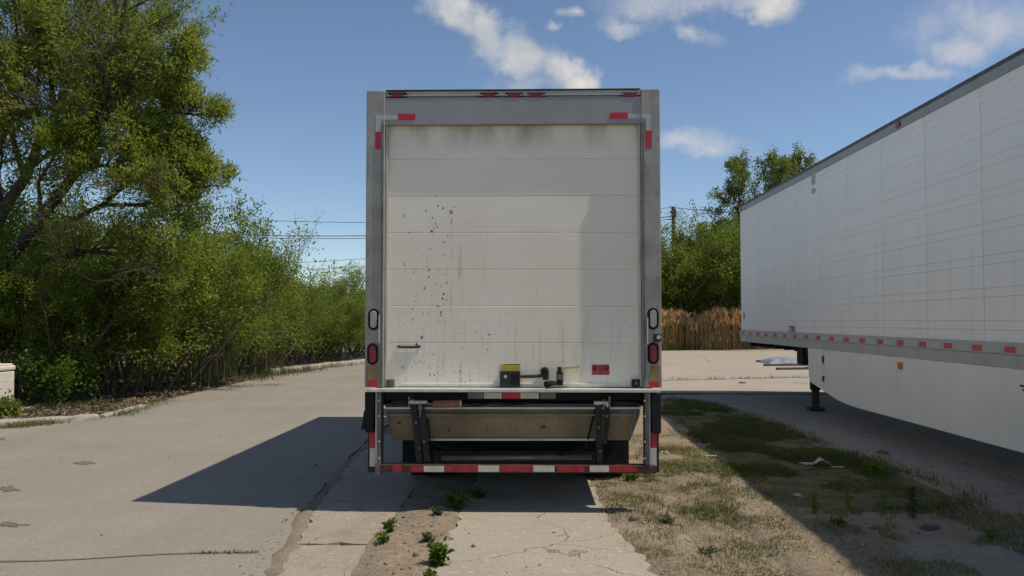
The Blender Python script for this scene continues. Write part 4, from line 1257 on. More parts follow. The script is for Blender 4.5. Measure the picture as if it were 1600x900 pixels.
B1 = bush_variant(21, 4.2, 2.2, 9, 'leaf_thicket', 24000, .085, .030, .5)
B2 = bush_variant(22, 4.0, 2.4, 8, 'leaf_thicket', 22000, .080, .032, .6)
B3 = bush_variant(23, 3.6, 2.6, 10, 'leaf_thicket', 24000, .085, .030, .65)
BV = [B1, B2, B3]
def top_of(me, q=99.0):
    z = np.empty(len(me.vertices) * 3, np.float32); me.vertices.foreach_get('co', z); return float(np.percentile(z[2::3], q))
BH = [top_of(b[1][1]) for b in BV]
rng_ = random.Random(5)
ORD = ['first', 'second', 'third', 'fourth', 'fifth', 'sixth', 'seventh', 'eighth', 'ninth', 'tenth', 'eleventh', 'twelfth']
k = 0
def shrubs(lst, text, group, wide=1.0):
    global k
    for i, (px, py, h) in enumerate(lst):
        g = G(px, py); s_ = h / BH[k % 3]
        plant_thing('shrub', (g.x, g.y, 0), BV[k % 3], text % ORD[i], 'shrub', group, rng_.uniform(0, 6.28), (s_ * wide, s_ * wide, s_)); k += 1
shrubs([(-25, 620, 3.6), (25, 620, 3.2), (75, 622, 2.9), (125, 622, 3.1), (178, 617, 3.4), (230, 611, 3.6), (280, 603, 3.6), (325, 594, 3.4), (362, 586, 2.9)],
       'leafy roadside shrub, %s from the left in the front row of the thicket', 'front row of the thicket', 1.12)
shrubs([(-30, 603, 5.0), (40, 597, 4.8), (112, 593, 4.8), (188, 590, 4.9), (255, 586, 4.7), (310, 581, 4.1), (345, 577, 3.5)],
       'tall shrub, %s from the left in the back row of the thicket', 'back row of the thicket', 1.1)
shrubs([(398, 578, 2.5), (424, 573, 2.4), (450, 570, 2.3), (476, 567, 2.4), (502, 564, 2.4), (528, 562, 2.3), (553, 559, 2.3), (582, 556, 2.3)],
       'small green shrub behind the far kerb, %s from the thicket towards the truck', 'shrubs behind the far kerb', 1.25)
shrubs([(405, 566, 3.1), (432, 562, 3.1), (462, 559, 3.2), (497, 557, 3.7), (528, 555, 3.7), (556, 553, 3.2), (600, 551, 3.0), (650, 549, 3.0)],
       'taller shrub at the back of the far kerb growth, %s from its left end', 'back shrubs at the far kerb', 1.25)
bb = bush_variant(31, .95, 1.1, 9, 'leaf_bright', 3200, .085, .045, .6)
g = G(92, 634)
plant_thing('shrub', (g.x, g.y, 0), bb, 'low bright green shrub at the foot of the thicket', 'shrub')
g = G(4, 650)
bb2 = bush_variant(32, .17, .2, 4, 'leaf_thicket', 130, .07, .04, .6)
plant_thing('weed', (g.x, g.y, 0), bb2, 'small leafy weed growing in front of the cream pedestal', 'weed')
# thin bare-topped bush that sticks out above the thicket
def bare_bush():
    rng = np.random.default_rng(40); br, tw = [], []
    cfg = dict(seg=[7, 5, 4, 3], wander=[.10, .16, .2, .2], up=[.12, .1, .05, .03], taper=.3, n=[9, 6, 4, 0], t0=[.4, .2, .2, 0], ang=(20, 50), len=[.4, .5, .5, .5])
    for k in range(5):
        grow(rng, np.array([rng.uniform(-.4, .4), rng.uniform(-.4, .4), 0]), unit(np.array([rng.uniform(-.25, .25), rng.uniform(-.25, .25), 1])), rng.uniform(3.6, 4.7), .04, 0, 2, br, tw, cfg)
    wood = wood_mesh(br, (0, 1, 2), {0: 5, 1: 4, 2: 3}); wood.materials.append(M['twig'])
    lv = leaf_cloud(rng, tw, 9, .09, .07, .03, .1)
    cr = leaves_mesh('foliage', *lv, rng); cr.materials.append(M['leaf_far'])
    g = G(404, 574)
    plant_thing('shrub', (g.x, g.y, 0), (('stem', wood), ('foliage', cr)), 'sparse half-bare shrub with grey twigs rising above the thicket', 'shrub')
bare_bush()

def tree_variant(seed, H, crown_w, nl, L, W, leaf='leaf_far', t0=.2):
    rng = np.random.default_rng(seed); br, tw = [], []
    cfg = dict(seg=[10, 6, 4, 3], wander=[.04, .14, .2, .2], up=[.12, .10, .05, .03], taper=.18, n=[26, 6, 4, 0], t0=[t0, .15, .1, 0], ang=(30, 62), len=[crown_w, .5, .5, .5])
    grow(rng, np.zeros(3), np.array([0, 0, 1.0]), H * .93, H * .016, 0, 3, br, tw, cfg)
    wood = wood_mesh(br, (0, 1), {0: 7, 1: 4}); wood.materials.append(M['bark'])
    lv = leaf_cloud(rng, tw, nl / max(1, len(tw)), .12, L, W, .1)
    crown = leaves_mesh('crown', *lv, rng); crown.materials.append(M[leaf])
    return (('trunk', wood), ('crown', crown))
T1 = tree_variant(51, 11, .27, 17000, .17, .075)
T2 = tree_variant(52, 9, .32, 17000, .17, .08, t0=.12)
T3 = tree_variant(53, 8, .36, 16000, .17, .08, t0=.1)
far_trees = [(1072, 52, T3, .78, 'rounded tree beside the utility pole beyond the reeds'),
             (1104, 55, T3, .9, 'broad tree behind the reeds, right of the utility pole'),
             (1146, 53, T1, 1.0, 'tall slender tree rising left of the trailer front corner'),
             (1205, 55, T1, 1.05, 'slender tree whose pale green top shows above the trailer corner'),
             (1252, 58, T1, 1.1, 'tree whose tip barely shows above the trailer roof edge')]
for px, Y, tv, s, lb in far_trees:
    p = P(px, 500, Y)
    plant_thing('tree', (p.x, Y, 0), tv, lb, 'tree', 'trees behind the reeds', rng_.uniform(0, 6.28), s)
def under(lst):
    global k
    for i, (px, Y, h) in enumerate(lst):
        p = P(px, 500, Y); s_ = h / BH[k % 3]
        plant_thing('shrub', (p.x, Y, 0), BV[k % 3], 'dark shrub of the tree line behind the reeds, %s from the truck' % ORD[i], 'shrub', 'shrubs behind the reeds', rng_.uniform(0, 6.28), (s_ * 1.15, s_ * 1.15, s_)); k += 1
under([(1030, 50, 6.7), (1060, 50.5, 6.3), (1092, 51, 6.9), (1124, 50.5, 7.3), (1156, 51, 7.6), (1192, 52, 6.5), (1228, 52, 6.5)])
for i, px in enumerate((640, 730, 810, 890, 960)):
    Y = 54 + (i % 3) * 3; p = P(px, 500, Y)
    plant_thing('tree', (p.x, Y, 0), (T2, T3)[i % 2], 'far tree hidden behind the truck, %s from the left' % ORD[i], 'tree', 'trees hidden by the truck', rng_.uniform(0, 6.28), .5)
for i, px in enumerate((1330, 1430, 1540, 1660)):
    Y = 56 + (i % 3) * 3; p = P(px, 500, Y)
    plant_thing('tree', (p.x, Y, 0), (T2, T3)[i % 2], 'far tree hidden behind the trailer, %s from the left' % ORD[i], 'tree', 'trees hidden by the trailer', rng_.uniform(0, 6.28), .85)
for i, (px, Y, s_) in enumerate(((-60, 26, .62), (60, 27, .5), (170, 28, .48), (270, 30, .42))):
    p = P(px, 500, Y)
    plant_thing('tree', (p.x, Y, 0), (T3, T2)[i % 2], 'tree in the wood behind the thicket, %s from the left' % ORD[i], 'tree', 'trees behind the thicket', rng_.uniform(0, 6.28), s_)

# reeds
def blades(name, X, Y, Z, H, Wd, lean, rng, seg=2):
    n = len(X); a = rng.uniform(0, 2 * math.pi, n); l = np.abs(rng.normal(size=n)) * lean
    dx, dy = np.cos(a), np.sin(a)
    base = np.stack([X, Y, Z], 1); side = np.stack([-np.sin(a + .8), np.cos(a + .8), 0 * a], 1)
    mid = base + np.stack([dx * l * H * .3, dy * l * H * .3, H * .55], 1)
    tip = base + np.stack([dx * l * H, dy * l * H, H * (1 - .25 * np.minimum(l, 1.5))], 1)
    w = (Wd / 2)[:, None]
    v = np.stack([base - side * w, base + side * w, mid + side * w * .8, mid - side * w * .8, tip + side * w * .12, tip - side * w * .12], 1).reshape(-1, 3)
    i = np.arange(n)[:, None] * 6
    q = np.concatenate([i + np.array([[0, 1, 2, 3]]), i + np.array([[3, 2, 4, 5]])], 1).reshape(-1, 4)
    return v, q
def reeds():
    rng = np.random.default_rng(8); V, Q = [], []; off = 0
    def add(v, q):
        nonlocal off
        V.append(v); Q.append(q + off); off += len(v)
    n = 6500
    X = rng.uniform(-6, 24, n); Yb = np.interp(X, [-6, 6.8, 15, 26], [40.5, 45.2, 47.5, 49.5]) + np.abs(rng.normal(size=n)) * 2.4
    H = rng.uniform(1.25, 2.15, n) * (.68 + .8 * fbm(X * .9, Yb * .6, 3))
    add(*blades('s', X, Yb, 0 * X, H, np.full(n, .015), .12, rng))
    for k in range(2):   # plumes
        add(*blades('p', X + rng.normal(size=n) * .04, Yb, H * .80, np.full(n, .34), rng.uniform(.05, .11, n), .7, rng))
    m = 3500             # leaves
    i = rng.integers(0, n, m)
    add(*blades('l', X[i], Yb[i], H[i] * rng.uniform(.2, .7, m), rng.uniform(.3, .55, m), np.full(m, .03), .9, rng))
    me = np_mesh('reeds', np.concatenate(V), np.concatenate(Q))
    o = link_mesh('reeds', me, 'reed'); tag(o, 'band of dry tan reeds with feathery plumes at the far side of the lot', 'reeds', kind='stuff')
    # a clump of dry stalks at the edge of the thicket
    V.clear(); Q.clear(); off = 0
    for px, py, sx, n, h in ((412, 585, 14, 120, 1.5), (345, 596, 10, 70, 1.3), (300, 604, 18, 60, 1.1)):
        g = G(px, py); X = g.x + rng.normal(size=n) * sx / 60; Y = g.y + rng.normal(size=n) * .5
        add(*blades('s', X, Y, 0 * X, rng.uniform(.6, 1.15, n) * h, np.full(n, .02), .16, rng))
    me = np_mesh('dry_stalks', np.concatenate(V), np.concatenate(Q))
    o = link_mesh('dry_stalks', me, 'grass_dry'); tag(o, 'dry pale stalks at the edge of the thicket', 'stalks', kind='stuff')
reeds()

def scatter_poly(poly, n, rng):
    p = np.array(poly); lo, hi = p.min(0), p.max(0); xs = []; ys = []
    while sum(map(len, xs)) < n:
        x = rng.uniform(lo[0], hi[0], n * 3); y = rng.uniform(lo[1], hi[1], n * 3); k = in_poly(x, y, poly); xs.append(x[k]); ys.append(y[k])
    return np.concatenate(xs)[:n], np.concatenate(ys)[:n]
def grass():
    rng = np.random.default_rng(3); V, Q = [], []; off = 0
    def add(v, q):
        nonlocal off
        V.append(v); Q.append(q + off); off += len(v)
    X, Y = scatter_poly(GRASS_POLY, 110000, rng)
    X = X + rng.normal(size=len(X)) * .16; Y = Y + rng.normal(size=len(X)) * .22
    d = fbm(X * 1.6, Y * 1.1, 31); k = rng.uniform(size=len(X)) < np.clip((d - .40) * 6, 0, 1)
    X, Y, d = X[k], Y[k], d[k]
    add(*blades('g', X, Y, gz(X, Y) - .004, rng.uniform(.03, .085, len(X)) * (.7 + 1.2 * np.clip(d - .4, 0, .4)), np.full(len(X), .0065), 1.0, rng))
    me = np_mesh('grass_patch', np.concatenate(V), np.concatenate(Q)); o = link_mesh('grass_patch', me, 'grass')
    tag(o, 'patchy green grass growing in the shade between truck and trailer', 'grass', kind='stuff')
    V.clear(); Q.clear(); off = 0
    X, Y = scatter_poly(THIN_POLY, 46000, rng)
    X = X + rng.normal(size=len(X)) * .2; Y = Y + rng.normal(size=len(X)) * .25
    d = fbm(X * 2.6, Y * 2.0, 77); k = rng.uniform(size=len(X)) < np.clip((d - .43) * 5, 0, 1)
    X, Y = X[k], Y[k]
    add(*blades('g', X, Y, gz(X, Y) - .004, rng.uniform(.015, .05, len(X)), np.full(len(X), .006), .9, rng))
    poly2 = [(.55, 4.2), (2.2, 4.2), (2.4, 9), (.6, 9)]
    X, Y = scatter_poly(poly2, 16000, rng); d = fbm(X * 2.2, Y * 2, 12); k = d > .49; X, Y = X[k], Y[k]
    add(*blades('g', X, Y, gz(X, Y) - .003, rng.uniform(.012, .04, len(X)), np.full(len(X), .006), 1.0, rng))
    poly3 = [(2.2, 4.6), (4.2, 4.6), (4.4, 7.2), (2.2, 7.2)]
    X, Y = scatter_poly(poly3, 20000, rng); d = fbm(X * 2.0, Y * 2, 19); k = d > .50; X, Y = X[k], Y[k]
    add(*blades('g', X, Y, gz(X, Y) - .003, rng.uniform(.015, .06, len(X)), np.full(len(X), .006), .9, rng))
    poly4 = [(.75, 4.0), (2.3, 4.0), (2.6, 6.5), (2.6, 12), (1.2, 12), (.62, 8), (.7, 6)]
    X, Y = scatter_poly(poly4, 26000, rng); d = fbm(X * 1.7, Y * 1.5, 55); k = rng.uniform(size=len(X)) < np.clip((d - .38) * 4, .05, 1); X, Y = X[k], Y[k]
    add(*blades('g', X, Y, gz(X, Y) + .002, rng.uniform(.01, .028, len(X)), np.full(len(X), .005), 2.6, rng))
    me = np_mesh('dry_grass', np.concatenate(V), np.concatenate(Q)); o = link_mesh('dry_grass', me, 'grass_dry')
    tag(o, 'thin dry grass on the bare ground right of the truck', 'grass', kind='stuff')
    # tufts in the road crack, along the kerbs and in the lot joint
    V.clear(); Q.clear(); off = 0
    def tufts(spots, n, h, s):
        for px, py in spots:
            g = G(px, py); nn = int(n * rng.uniform(.5, 1.4)); X = g.x + rng.normal(size=nn) * s; Y = g.y + rng.normal(size=nn) * s * .6
            add(*blades('g', X, Y, np.full(nn, .012), rng.uniform(.4, 1, nn) * h, np.full(nn, .0065 if h < .2 else .012), .7, rng))
    tufts([(x, 868.5 - (x - 310) * .02) for x in (311, 325, 331, 352, 370, 373, 395)], 22, .03, .03)
    tufts([(1060, 594.5), (1075, 594), (1112, 594), (1120, 593.5), (1150, 593), (1166, 593), (1178, 592.5), (1196, 592.5), (1212, 592), (1225, 591.5), (1246, 591)], 30, .12, .12)
    tufts([(10 + 9 * i, 671 - 1.0 * i) for i in range(9)] + [(190 + 10 * i, 651 - 3.3 * i) for i in range(8)], 60, .12, .12)
    tufts([(20 + 12 * i, 648 - 1.5 * i) for i in range(12)], 40, .16, .2)
    tufts([(380 + 12 * i, 596 - 2 * i) for i in range(15)], 90, .22, .35)
    tufts([(1036 + 9 * i, 547.2 - .3 * i) for i in range(22)], 160, .5, .5)
    me = np_mesh('grass_tufts', np.concatenate(V), np.concatenate(Q)); o = link_mesh('grass_tufts', me, 'grass')
    tag(o, 'grass tufts along kerbs, cracks and the foot of the reeds', 'grass', kind='stuff')
grass()

def litter():
    rng = np.random.default_rng(15)
    poly = [tuple(G(x, y)[:2]) for x, y in ((-30, 662), (150, 652), (235, 630), (330, 606), (420, 588), (400, 580), (320, 590), (220, 604), (60, 622), (-30, 630))]
    X, Y = scatter_poly(poly, 9000, rng); n = len(X)
    A = unit(np.stack([rng.normal(size=n), rng.normal(size=n), rng.normal(size=n) * .25], 1))
    me = leaves_mesh('leaf_litter', np.stack([X, Y, rng.uniform(.004, .04, n)], 1), A, rng.uniform(.05, .13, n), rng.uniform(.02, .05, n), rng)
    o = link_mesh('leaf_litter', me, 'litter'); tag(o, 'brown dead leaves and twigs under the thicket', 'leaf litter', kind='stuff')
    # gravel crumbs
    V, Q = [], []; base = np.array([(1, 0, 0), (0, 1, 0), (-1, 0, 0), (0, -1, 0), (0, 0, .8), (0, 0, -.6)], float)
    F_ = np.array([(0, 1, 4), (1, 2, 4), (2, 3, 4), (3, 0, 4), (1, 0, 5), (2, 1, 5), (3, 2, 5), (0, 3, 5)])
    pos = []
    for poly, n, s in (([(-1.14, 3.6), (-.62, 3.6), (-.6, 7), (-1.1, 7)], 420, .0055), ([(.7, 3.8), (2.6, 3.8), (3.4, 9), (.65, 9)], 1300, .0055), ([(2.4, 4), (4.6, 4), (6, 12), (3.6, 12)], 900, .006),
                       ([(-1.75, 3.6), (-1.55, 3.6), (-1.95, 8), (-2.05, 8)], 160, .005), ([(-8, 5), (-2, 5), (-2.3, 12), (-9, 12)], 120, .006), ([(-.6, 3.6), (.8, 3.6), (.6, 6.6), (-.6, 6.6)], 90, .005)):
        X, Y = scatter_poly(poly, n, rng); pos += list(zip(X, Y, s * rng.lognormal(0, .55, n)))
    pos = np.array(pos); n = len(pos)
    B = base[None] * (1 + rng.normal(size=(n, 6, 3)) * .18) * pos[:, 2][:, None, None]
    zz = gz(pos[:, 0], pos[:, 1])
    zz = np.where(pos[:, 0] < -1.5, np.maximum(zz, .014), zz); zz = np.where((pos[:, 0] > -.6) & (pos[:, 0] < .6), np.maximum(zz, .018), zz)
    V = B + np.stack([pos[:, 0], pos[:, 1], zz + pos[:, 2] * .25], 1)[:, None]
    Qn = (np.arange(n)[:, None, None] * 6 + F_[None]).reshape(-1, 3)
    me = np_mesh('gravel', V.reshape(-1, 3), Qn); o = link_mesh('gravel', me, 'pebble'); tag(o, 'loose gravel crumbs on the dirt', 'gravel', kind='stuff')
litter()

# weeds one can point at
def weed(name, px, py, h, w, n, leaf, label, L=.05, W=.022, tall=False, seed=0):
    rng = np.random.default_rng(100 + seed); g = G(px, py); x, y = g.x, g.y
    z = float(gz(x, y)); z = max(z, .0)
    mb = MB(); PP, AA = [], []
    ns = 3 if tall else max(6, int(n / 16))
    for k in range(ns):
        a = rng.uniform(0, 6.28); r_ = (rng.uniform(.02, .1) if tall else rng.uniform(.3, 1)) * w
        tip = np.array([math.cos(a) * r_, math.sin(a) * r_ * 1.0, h * rng.uniform(.55, 1)])
        b = np.array([rng.normal() * w * .15, rng.normal() * w * .15, 0]); m = b * .6 + tip * .4 + np.array([0, 0, h * .15])
        mb.tube([tuple(b), tuple(m), tuple(tip)], [.004, .003, .0015], 4)
        t = rng.uniform(.05, 1, int(n / ns))[:, None]
        q = b * (1 - t) ** 2 + 2 * m * t * (1 - t) + tip * t ** 2
        PP.append(q + rng.normal(size=q.shape) * .008); AA.append(unit(rng.normal(size=q.shape) * np.array([1, 1, .45]) + np.array([0, 0, .35])))
    PP, AA = np.concatenate(PP), np.concatenate(AA); PP[:, 2] = np.maximum(PP[:, 2], .004)
    m = len(PP)
    lm = leaves_mesh('leaves', PP, AA, L * rng.uniform(.6, 1.2, m), W * rng.uniform(.7, 1.2, m), rng); lm.materials.append(M[leaf])
    st = bpy.data.meshes.new('stems'); st.from_pydata([tuple(v) for v in mb.v], [], mb.f); st.update(); st.materials.append(M[leaf])
    plant_thing('weed', (x, y, z), (('stem', st), ('foliage', lm)), label, 'weed')
weed('weed', 684, 888, .15, .07, 420, 'leaf_bright', 'largest bright green weed beside the slab edge in the foreground', .045, .024, seed=1)
weed('weed', 673, 908, .06, .05, 140, 'leaf_bright', 'bright green weed cut by the bottom edge of the picture', .04, .02, seed=2)
weed('weed', 668, 852, .065, .05, 110, 'leaf_blue', 'small dull grey-green weed just above the largest weed', .035, .014, seed=3)
weed('weed', 607, 838, .10, .05, 150, 'leaf_bright', 'green weed on the dirt strip, upper one of the pair', .042, .022, seed=4)
weed('weed', 599, 853, .05, .05, 110, 'leaf_bright', 'low green weed on the dirt strip, lower one of the pair', .04, .02, seed=5)
weed('weed', 683, 810, .06, .05, 130, 'leaf_blue', 'small weed at the edge of the truck shadow', .04, .02, seed=6)
weed('weed', 716, 797, .12, .10, 200, 'leaf_bright', 'dark green weed in the shadow under the truck bumper', .06, .03, seed=7)
weed('weed', 750, 780, .10, .10, 120, 'leaf_bright', 'dim weed further under the truck bumper', .05, .03, seed=8)
weed('weed', 1273, 803, .25, .05, 70, 'leaf_thicket', 'upright dark weed at the left end of the shaded weed row', .06, .018, True, 9)
weed('weed', 1325, 797, .24, .04, 45, 'leaf_thicket', 'upright dark weed second from left in the shaded row', .06, .016, True, 10)
weed('weed', 1381, 803, .20, .04, 45, 'leaf_thicket', 'upright dark weed third from left in the shaded row', .055, .016, True, 11)
weed('weed', 1425, 809, .25, .12, 120, 'leaf_blue', 'bushy dull weed clump at the right end of the shaded row', .07, .014, True, 12)
weed('weed', 1367, 742, .16, .14, 220, 'leaf_thicket', 'leafy dark weed at the right edge of the grass patch', .06, .03, False, 13)
weed('weed', 1308, 822, .07, .10, 120, 'leaf_thicket', 'low dark weed below the shaded weed row', .04, .02, False, 14)
weed('weed', 1548, 842, .11, .10, 100, 'leaf_thicket', 'lone dark weed near the right picture edge', .04, .012, False, 15)
weed('weed', 1040, 820, .05, .09, 160, 'leaf_blue', 'sunlit grey-green weed right of the truck shadow', .035, .014, False, 16)
weed('weed', 985, 752, .07, .09, 200, 'leaf_bright', 'bright weed under the right end of the bumper', .045, .018, False, 17)
weed('weed', 1105, 866, .05, .10, 150, 'leaf_blue', 'low sunlit weed nearest the trailer shadow edge', .03, .012, False, 18)

# ------------------------------------------------------------------ small things on the ground
def lump(name, px, py, s, mat, label, cat, seed, lift=.4):
    rng = random.Random(seed); bm = bmesh.new(); bmesh.ops.create_icosphere(bm, subdivisions=2, radius=1)
    for v in bm.verts:
        n = v.co.copy(); k = 1 + .22 * math.sin(n.x * 3 + seed) * math.cos(n.y * 4 + seed * 2) + rng.uniform(-.07, .07)
        v.co = Vector((n.x * s[0] * k, n.y * s[1] * k, n.z * s[2] * k))
    me = bpy.data.meshes.new(name); bm.to_mesh(me); bm.free()
    g = G(px, py); o = link_mesh(name, me, mat, loc=(g.x, g.y, float(gz(g.x, g.y)) + s[2] * lift))
    o.rotation_euler = (0, 0, rng.uniform(0, 3)); return tag(o, label, cat)
lump('stone', 1454, 824, (.085, .05, .03), 'stone_dark', 'flat dark stone right of the shaded weed row', 'stone', 1)
lump('stone', 1490, 808, (.04, .03, .022), 'stone_dark', 'small dark stone above the flat dark stone', 'stone', 2)
lump('stone', 1380, 709, (.09, .05, .03), 'stone_dark', 'dark stone on the packed yard below the trailer skirt', 'stone', 3)
lump('stone', 168, 622, (.16, .10, .05), 'kerb', 'pale stone lying among the dead leaves', 'stone', 4)
lump('stone', 621, 826, (.025, .018, .012), 'stone', 'pale pebble on the dirt strip beside the green weeds', 'stone', 5)
lump('stone', 1160, 600, (.10, .07, .05), 'stone_dark', 'small dark lump on the far concrete lot', 'stone', 6)
lump('stone', 1247, 773, (.05, .03, .02), 'kerb', 'pale stone at the lower edge of the grass patch', 'stone', 7)
def stick(px0, py0, px1, py1, r, mat, label):
    a, b = G(px0, py0), G(px1, py1); L = (b - a)
    o = empty('stick', tuple(a), label, 'stick')
    pts = [a + L * t + Vector((0, .012 * math.sin(t * 9), r + .012 + .01 * math.sin(t * 5))) for t in (0, .25, .5, .75, 1)]
    MB().tube(pts, [r, r * .95, r * .85, r * .8, r * .5], 6).build('shaft', mat, o)
    m = a + L * .6
    MB().tube([m + Vector((0, 0, r + .015)), m + L * .16 + Vector((0, .05, r + .03))], [r * .6, r * .3], 5).build('side_twig', mat, o)
stick(1103, 716.5, 1128, 716, .011, 'stick', 'bleached stick lying in the trailer shadow')
stick(1032, 711, 1047, 710.5, .012, 'stick', 'pale stick on the sunlit dirt beside the truck')
# torn sheet of plastic on the grass
def scrap():
    g = G(1274, 732); o = empty('plastic_sheet', tuple(g), 'torn dirty white plastic sheet crumpled on the shaded grass', 'litter')
    rng = np.random.default_rng(2); nx, ny = 26, 9
    u, v = np.meshgrid(np.linspace(-.17, .15, nx), np.linspace(-.05, .05, ny))
    z = .03 + .05 * fbm(u * 14, v * 22, 4) + .05 * np.exp(-((u - .06) / .05) ** 2)
    V = np.stack([u + .02 * fbm(v * 20, u * 9, 2), v + .02 * np.sin(u * 19), z], 2).reshape(-1, 3)
    i = np.arange(nx * ny).reshape(ny, nx)
    Q = np.stack([i[:-1, :-1].ravel(), i[:-1, 1:].ravel(), i[1:, 1:].ravel(), i[1:, :-1].ravel()], 1)
    me = np_mesh('crumpled_sheet', V, Q); s = link_mesh('crumpled_sheet', me, 'plastic_white', o, smooth=True)
    sm = s.modifiers.new('thick', 'SOLIDIFY'); sm.thickness = .004
    MB().box((g.x + .17, g.y - .02, .012), (g.x + .30, g.y + .02, .024)).build('strip', 'plastic_white', o, .003)
scrap()
# pale blue tarpaulin and dark strips modelling shadow stripes on the far lot
def tarp():
    a, b = G(1200, 569), G(1252, 568); c = (a + b) / 2
    o = empty('tarpaulin', (c.x, c.y, 0), 'pale blue folded tarpaulin on the far lot beside the landing gear', 'tarpaulin')
    nx, ny = 34, 18; wv = (b.x - a.x) / 2 + .1
    u, v = np.meshgrid(np.linspace(-wv, wv, nx), np.linspace(-.7, .7, ny))
    e = np.clip(1 - np.maximum(np.abs(u) / wv, np.abs(v) / .7) ** 4, 0, 1)
    z = .02 + e * (.08 + .20 * fbm(u * 3, v * 3, 6) + .04 * fbm(u * 12, v * 10, 8))
    i = np.arange(nx * ny).reshape(ny, nx)
    Q = np.stack([i[:-1, :-1].ravel(), i[:-1, 1:].ravel(), i[1:, 1:].ravel(), i[1:, :-1].ravel()], 1)
    link_mesh('folded_sheet', np_mesh('folded_sheet', np.stack([u, v, z], 2).reshape(-1, 3), Q), 'tarp', o, smooth=True)
    MB().tube([(c.x - .3, c.y - .72, .03), (c.x - .05, c.y - .76, .04), (c.x + .2, c.y - .71, .03)], .02, 6).build('tie_rope', 'rubber', o)
tarp()
for k, (x0, x1, py, lb) in enumerate(((1184, 1262, 566.5, 'dark timber beam standing in for a shadow just in front of the tarpaulin'), (1196, 1264, 573, 'dark timber beam standing in for a shadow, middle one of three on the far lot'), (1216, 1266, 579, 'dark timber beam standing in for a shadow nearest the landing gear on the far lot'))):
    a, b = G(x0, py), G(x1, py - .6)
    o = empty('shadow_stripe', tuple(a), lb, 'stripe', 'shadow stripes on the far lot')  # raised dark strip in place of a cast shadow
    d = (b - a); n = Vector((-d.y, d.x, 0)).normalized() * .16
    up = Vector((0, 0, .02))
    MB().prism([a + up, b + up, b + n + up, a + n + up], 'z', (0, 0, .07)).build('solid', 'wood_pole', o, .01)
    q = a + d * .9 + up + Vector((0, 0, .0701))
    MB().prism([q, q + d.normalized() * .12, q + d.normalized() * .12 + n, q + n], 'z', (0, 0, .012)).build('stripe_end', 'dark_steel', o)

# cream pedestal at the left edge
g = G(-31, 647)
ped = empty('utility_pedestal', (g.x, g.y, 0), 'cream plastic utility pedestal at the left picture edge', 'utility box')
w = .27; 
MB().box((g.x - w, g.y, 0), (g.x + w, g.y + .5, .70)).build('body', 'cream_plastic', ped, .02)
MB().box((g.x - w - .012, g.y - .012, .712), (g.x + w + .012, g.y + .512, .80)).build('cap', 'cream_plastic', ped, .025)
MB().box((g.x - w + .02, g.y + .02, .80), (g.x + w - .02, g.y + .48, .83)).build('cap_top', 'cream_plastic', ped, .02)
for z in (.30, .42, .54):
    MB().box((g.x - w - .004, g.y - .006, z), (g.x + w + .004, g.y + .2, z + .015)).build('rib', 'cream_plastic', ped, .003)
MB().box((g.x - .03, g.y - .012, .60), (g.x + .03, g.y - .001, .63)).build('latch', 'grey_steel', ped, .003)

# street lamp whose head shows through the willow
YL = 20.5
h1, h0 = P(43, 207, YL), P(24, 203, YL)
bx = P(-75, 300, YL).x
lamp = empty('street_lamp', (bx, YL, 0), 'pale street lamp head showing through the willow leaves', 'street lamp')
MB().tube([(bx, YL, 0), (bx, YL, h0.z * .9)], [.10, .07], 12).build('pole', 'lamp_paint', lamp)
MB().tube([(bx, YL, h0.z * .88), (bx + .25, YL, h0.z + .02), (bx + .8, YL, h0.z + .10), (h0.x, YL, h0.z + .06)], [.05, .045, .04, .04], 10).build('arm', 'lamp_paint', lamp)
hd_ = MB().prism([(h0.x - .02, YL - .13, h0.z + .09), (h0.x + .05, YL - .13, h0.z + .12), (h1.x - .08, YL - .13, h1.z + .06), (h1.x, YL - .13, h1.z), (h0.x, YL - .13, h0.z - .02)], 'y', (0, .26, 0)).build('lamp_head', 'lamp_paint', lamp, .02)
MB().prism([(h0.x + .06, YL - .1, h0.z - .032), (h1.x - .03, YL - .1, h1.z - .028), (h1.x - .05, YL - .1, h1.z - .06), (h0.x + .1, YL - .1, h0.z - .06)], 'y', (0, .2, 0)).build('lens', 'lamp_clear', hd_)

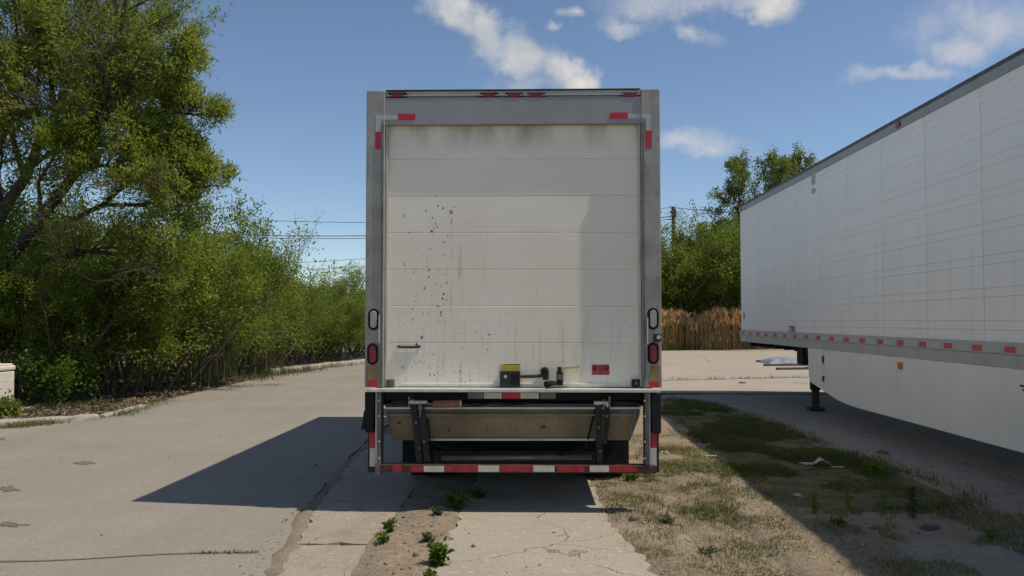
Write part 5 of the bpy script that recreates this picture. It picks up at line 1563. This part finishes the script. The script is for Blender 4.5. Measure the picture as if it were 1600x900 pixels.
# utility poles and wires
def pole(px, ptop, Y, label):
    t = P(px, ptop, Y)
    o = empty('utility_pole', (t.x, Y, 0), label, 'utility pole')
    MB().tube([(t.x, Y, 0), (t.x, Y, t.z)], [.19, .13], 10).build('shaft', 'wood_pole', o)
    ca = MB().box((t.x - .16, Y - .3, t.z - .75), (t.x + .16, Y - .14, t.z - .2)).build('cross_arm', 'wood_pole', o, .01)
    for dz in (-.15, -.5):
        MB().lathe((t.x - .22, Y - .2, t.z + dz), (0, 0, 1), [(0, .05), (.06, .08), (.1, .04), (.16, .06), (.22, .03)], 10).build('insulator', 'stone_far', o)
    return o
pole(1052, 323, 60, 'dark utility pole top showing above the trees right of the truck')
pole(-260, 290, 60, 'utility pole standing beyond the thicket left of the picture')
def wire(px0, py0, px1, py1, Y0, Y1, sag, r, label):
    a, b = P(px0, py0, Y0), P(px1, py1, Y1)
    o = empty('power_line', tuple(a), label, 'wire', 'overhead wires')
    pts = [a + (b - a) * t + Vector((0, 0, -4 * sag * t * (1 - t))) for t in [i / 28 for i in range(29)]]
    MB().tube(pts, r, 5).build('cable', 'wire', o)
    MB().lathe(b - Vector((0, 0, .1)), (0, 0, 1), [(0, .03), (.1, .05), (.2, .03)], 8).build('clamp', 'stone_far', o)
wire(-260, 268, 1050, 324, 60, 60, 2.2, .020, 'topmost wire crossing the sky left of the truck')
wire(-260, 306, 1050, 338, 60, 60, 2.1, .030, 'thick double wire second from the top left of the truck')
wire(-260, 310, 1050, 342, 60, 60, 2.1, .022, 'thin wire running just under the thick double wire')
wire(300, 418, 900, 376, 90, 70, .3, .022, 'third wire down, rising towards the truck')
wire(330, 428, 900, 388, 90, 70, .3, .022, 'fourth wire down, just above the far shrubs')
wire(450, 445, 900, 406, 90, 70, .3, .022, 'lowest wire beside the truck edge')
wire(1050, 324, 1500, 336, 60, 60, .4, .022, 'wire leading right from the utility pole top')

# far brick building glimpsed beside the truck
Yb = 80
x0, x1 = P(548, 500, Yb).x, P(900, 500, Yb).x
zt = P(562, 459, Yb).z
bl = empty('brick_building', ((x0 + x1) / 2, Yb, 0), 'low far brick building with pale parapet beside the truck edge', 'building')
wall = MB().box((x0, Yb, 0), (x1, Yb + 12, zt - .7)).build('wall', 'brick_far', bl)
MB().box((x0 - .1, Yb - .1, zt - .699), (x1 + .1, Yb + 12.1, zt)).build('parapet', 'stone_far', bl)
for k in range(6):
    xa = x0 + 2 + k * 3.2
    wd = MB().box((xa, Yb - .05, 1.1), (xa + 1.5, Yb - .001, 2.6)).build('window', 'stone_far', bl)
    MB().box((xa + .1, Yb - .07, 1.2), (xa + 1.4, Yb - .0505, 2.5)).build('pane', 'glass_dark', wd)
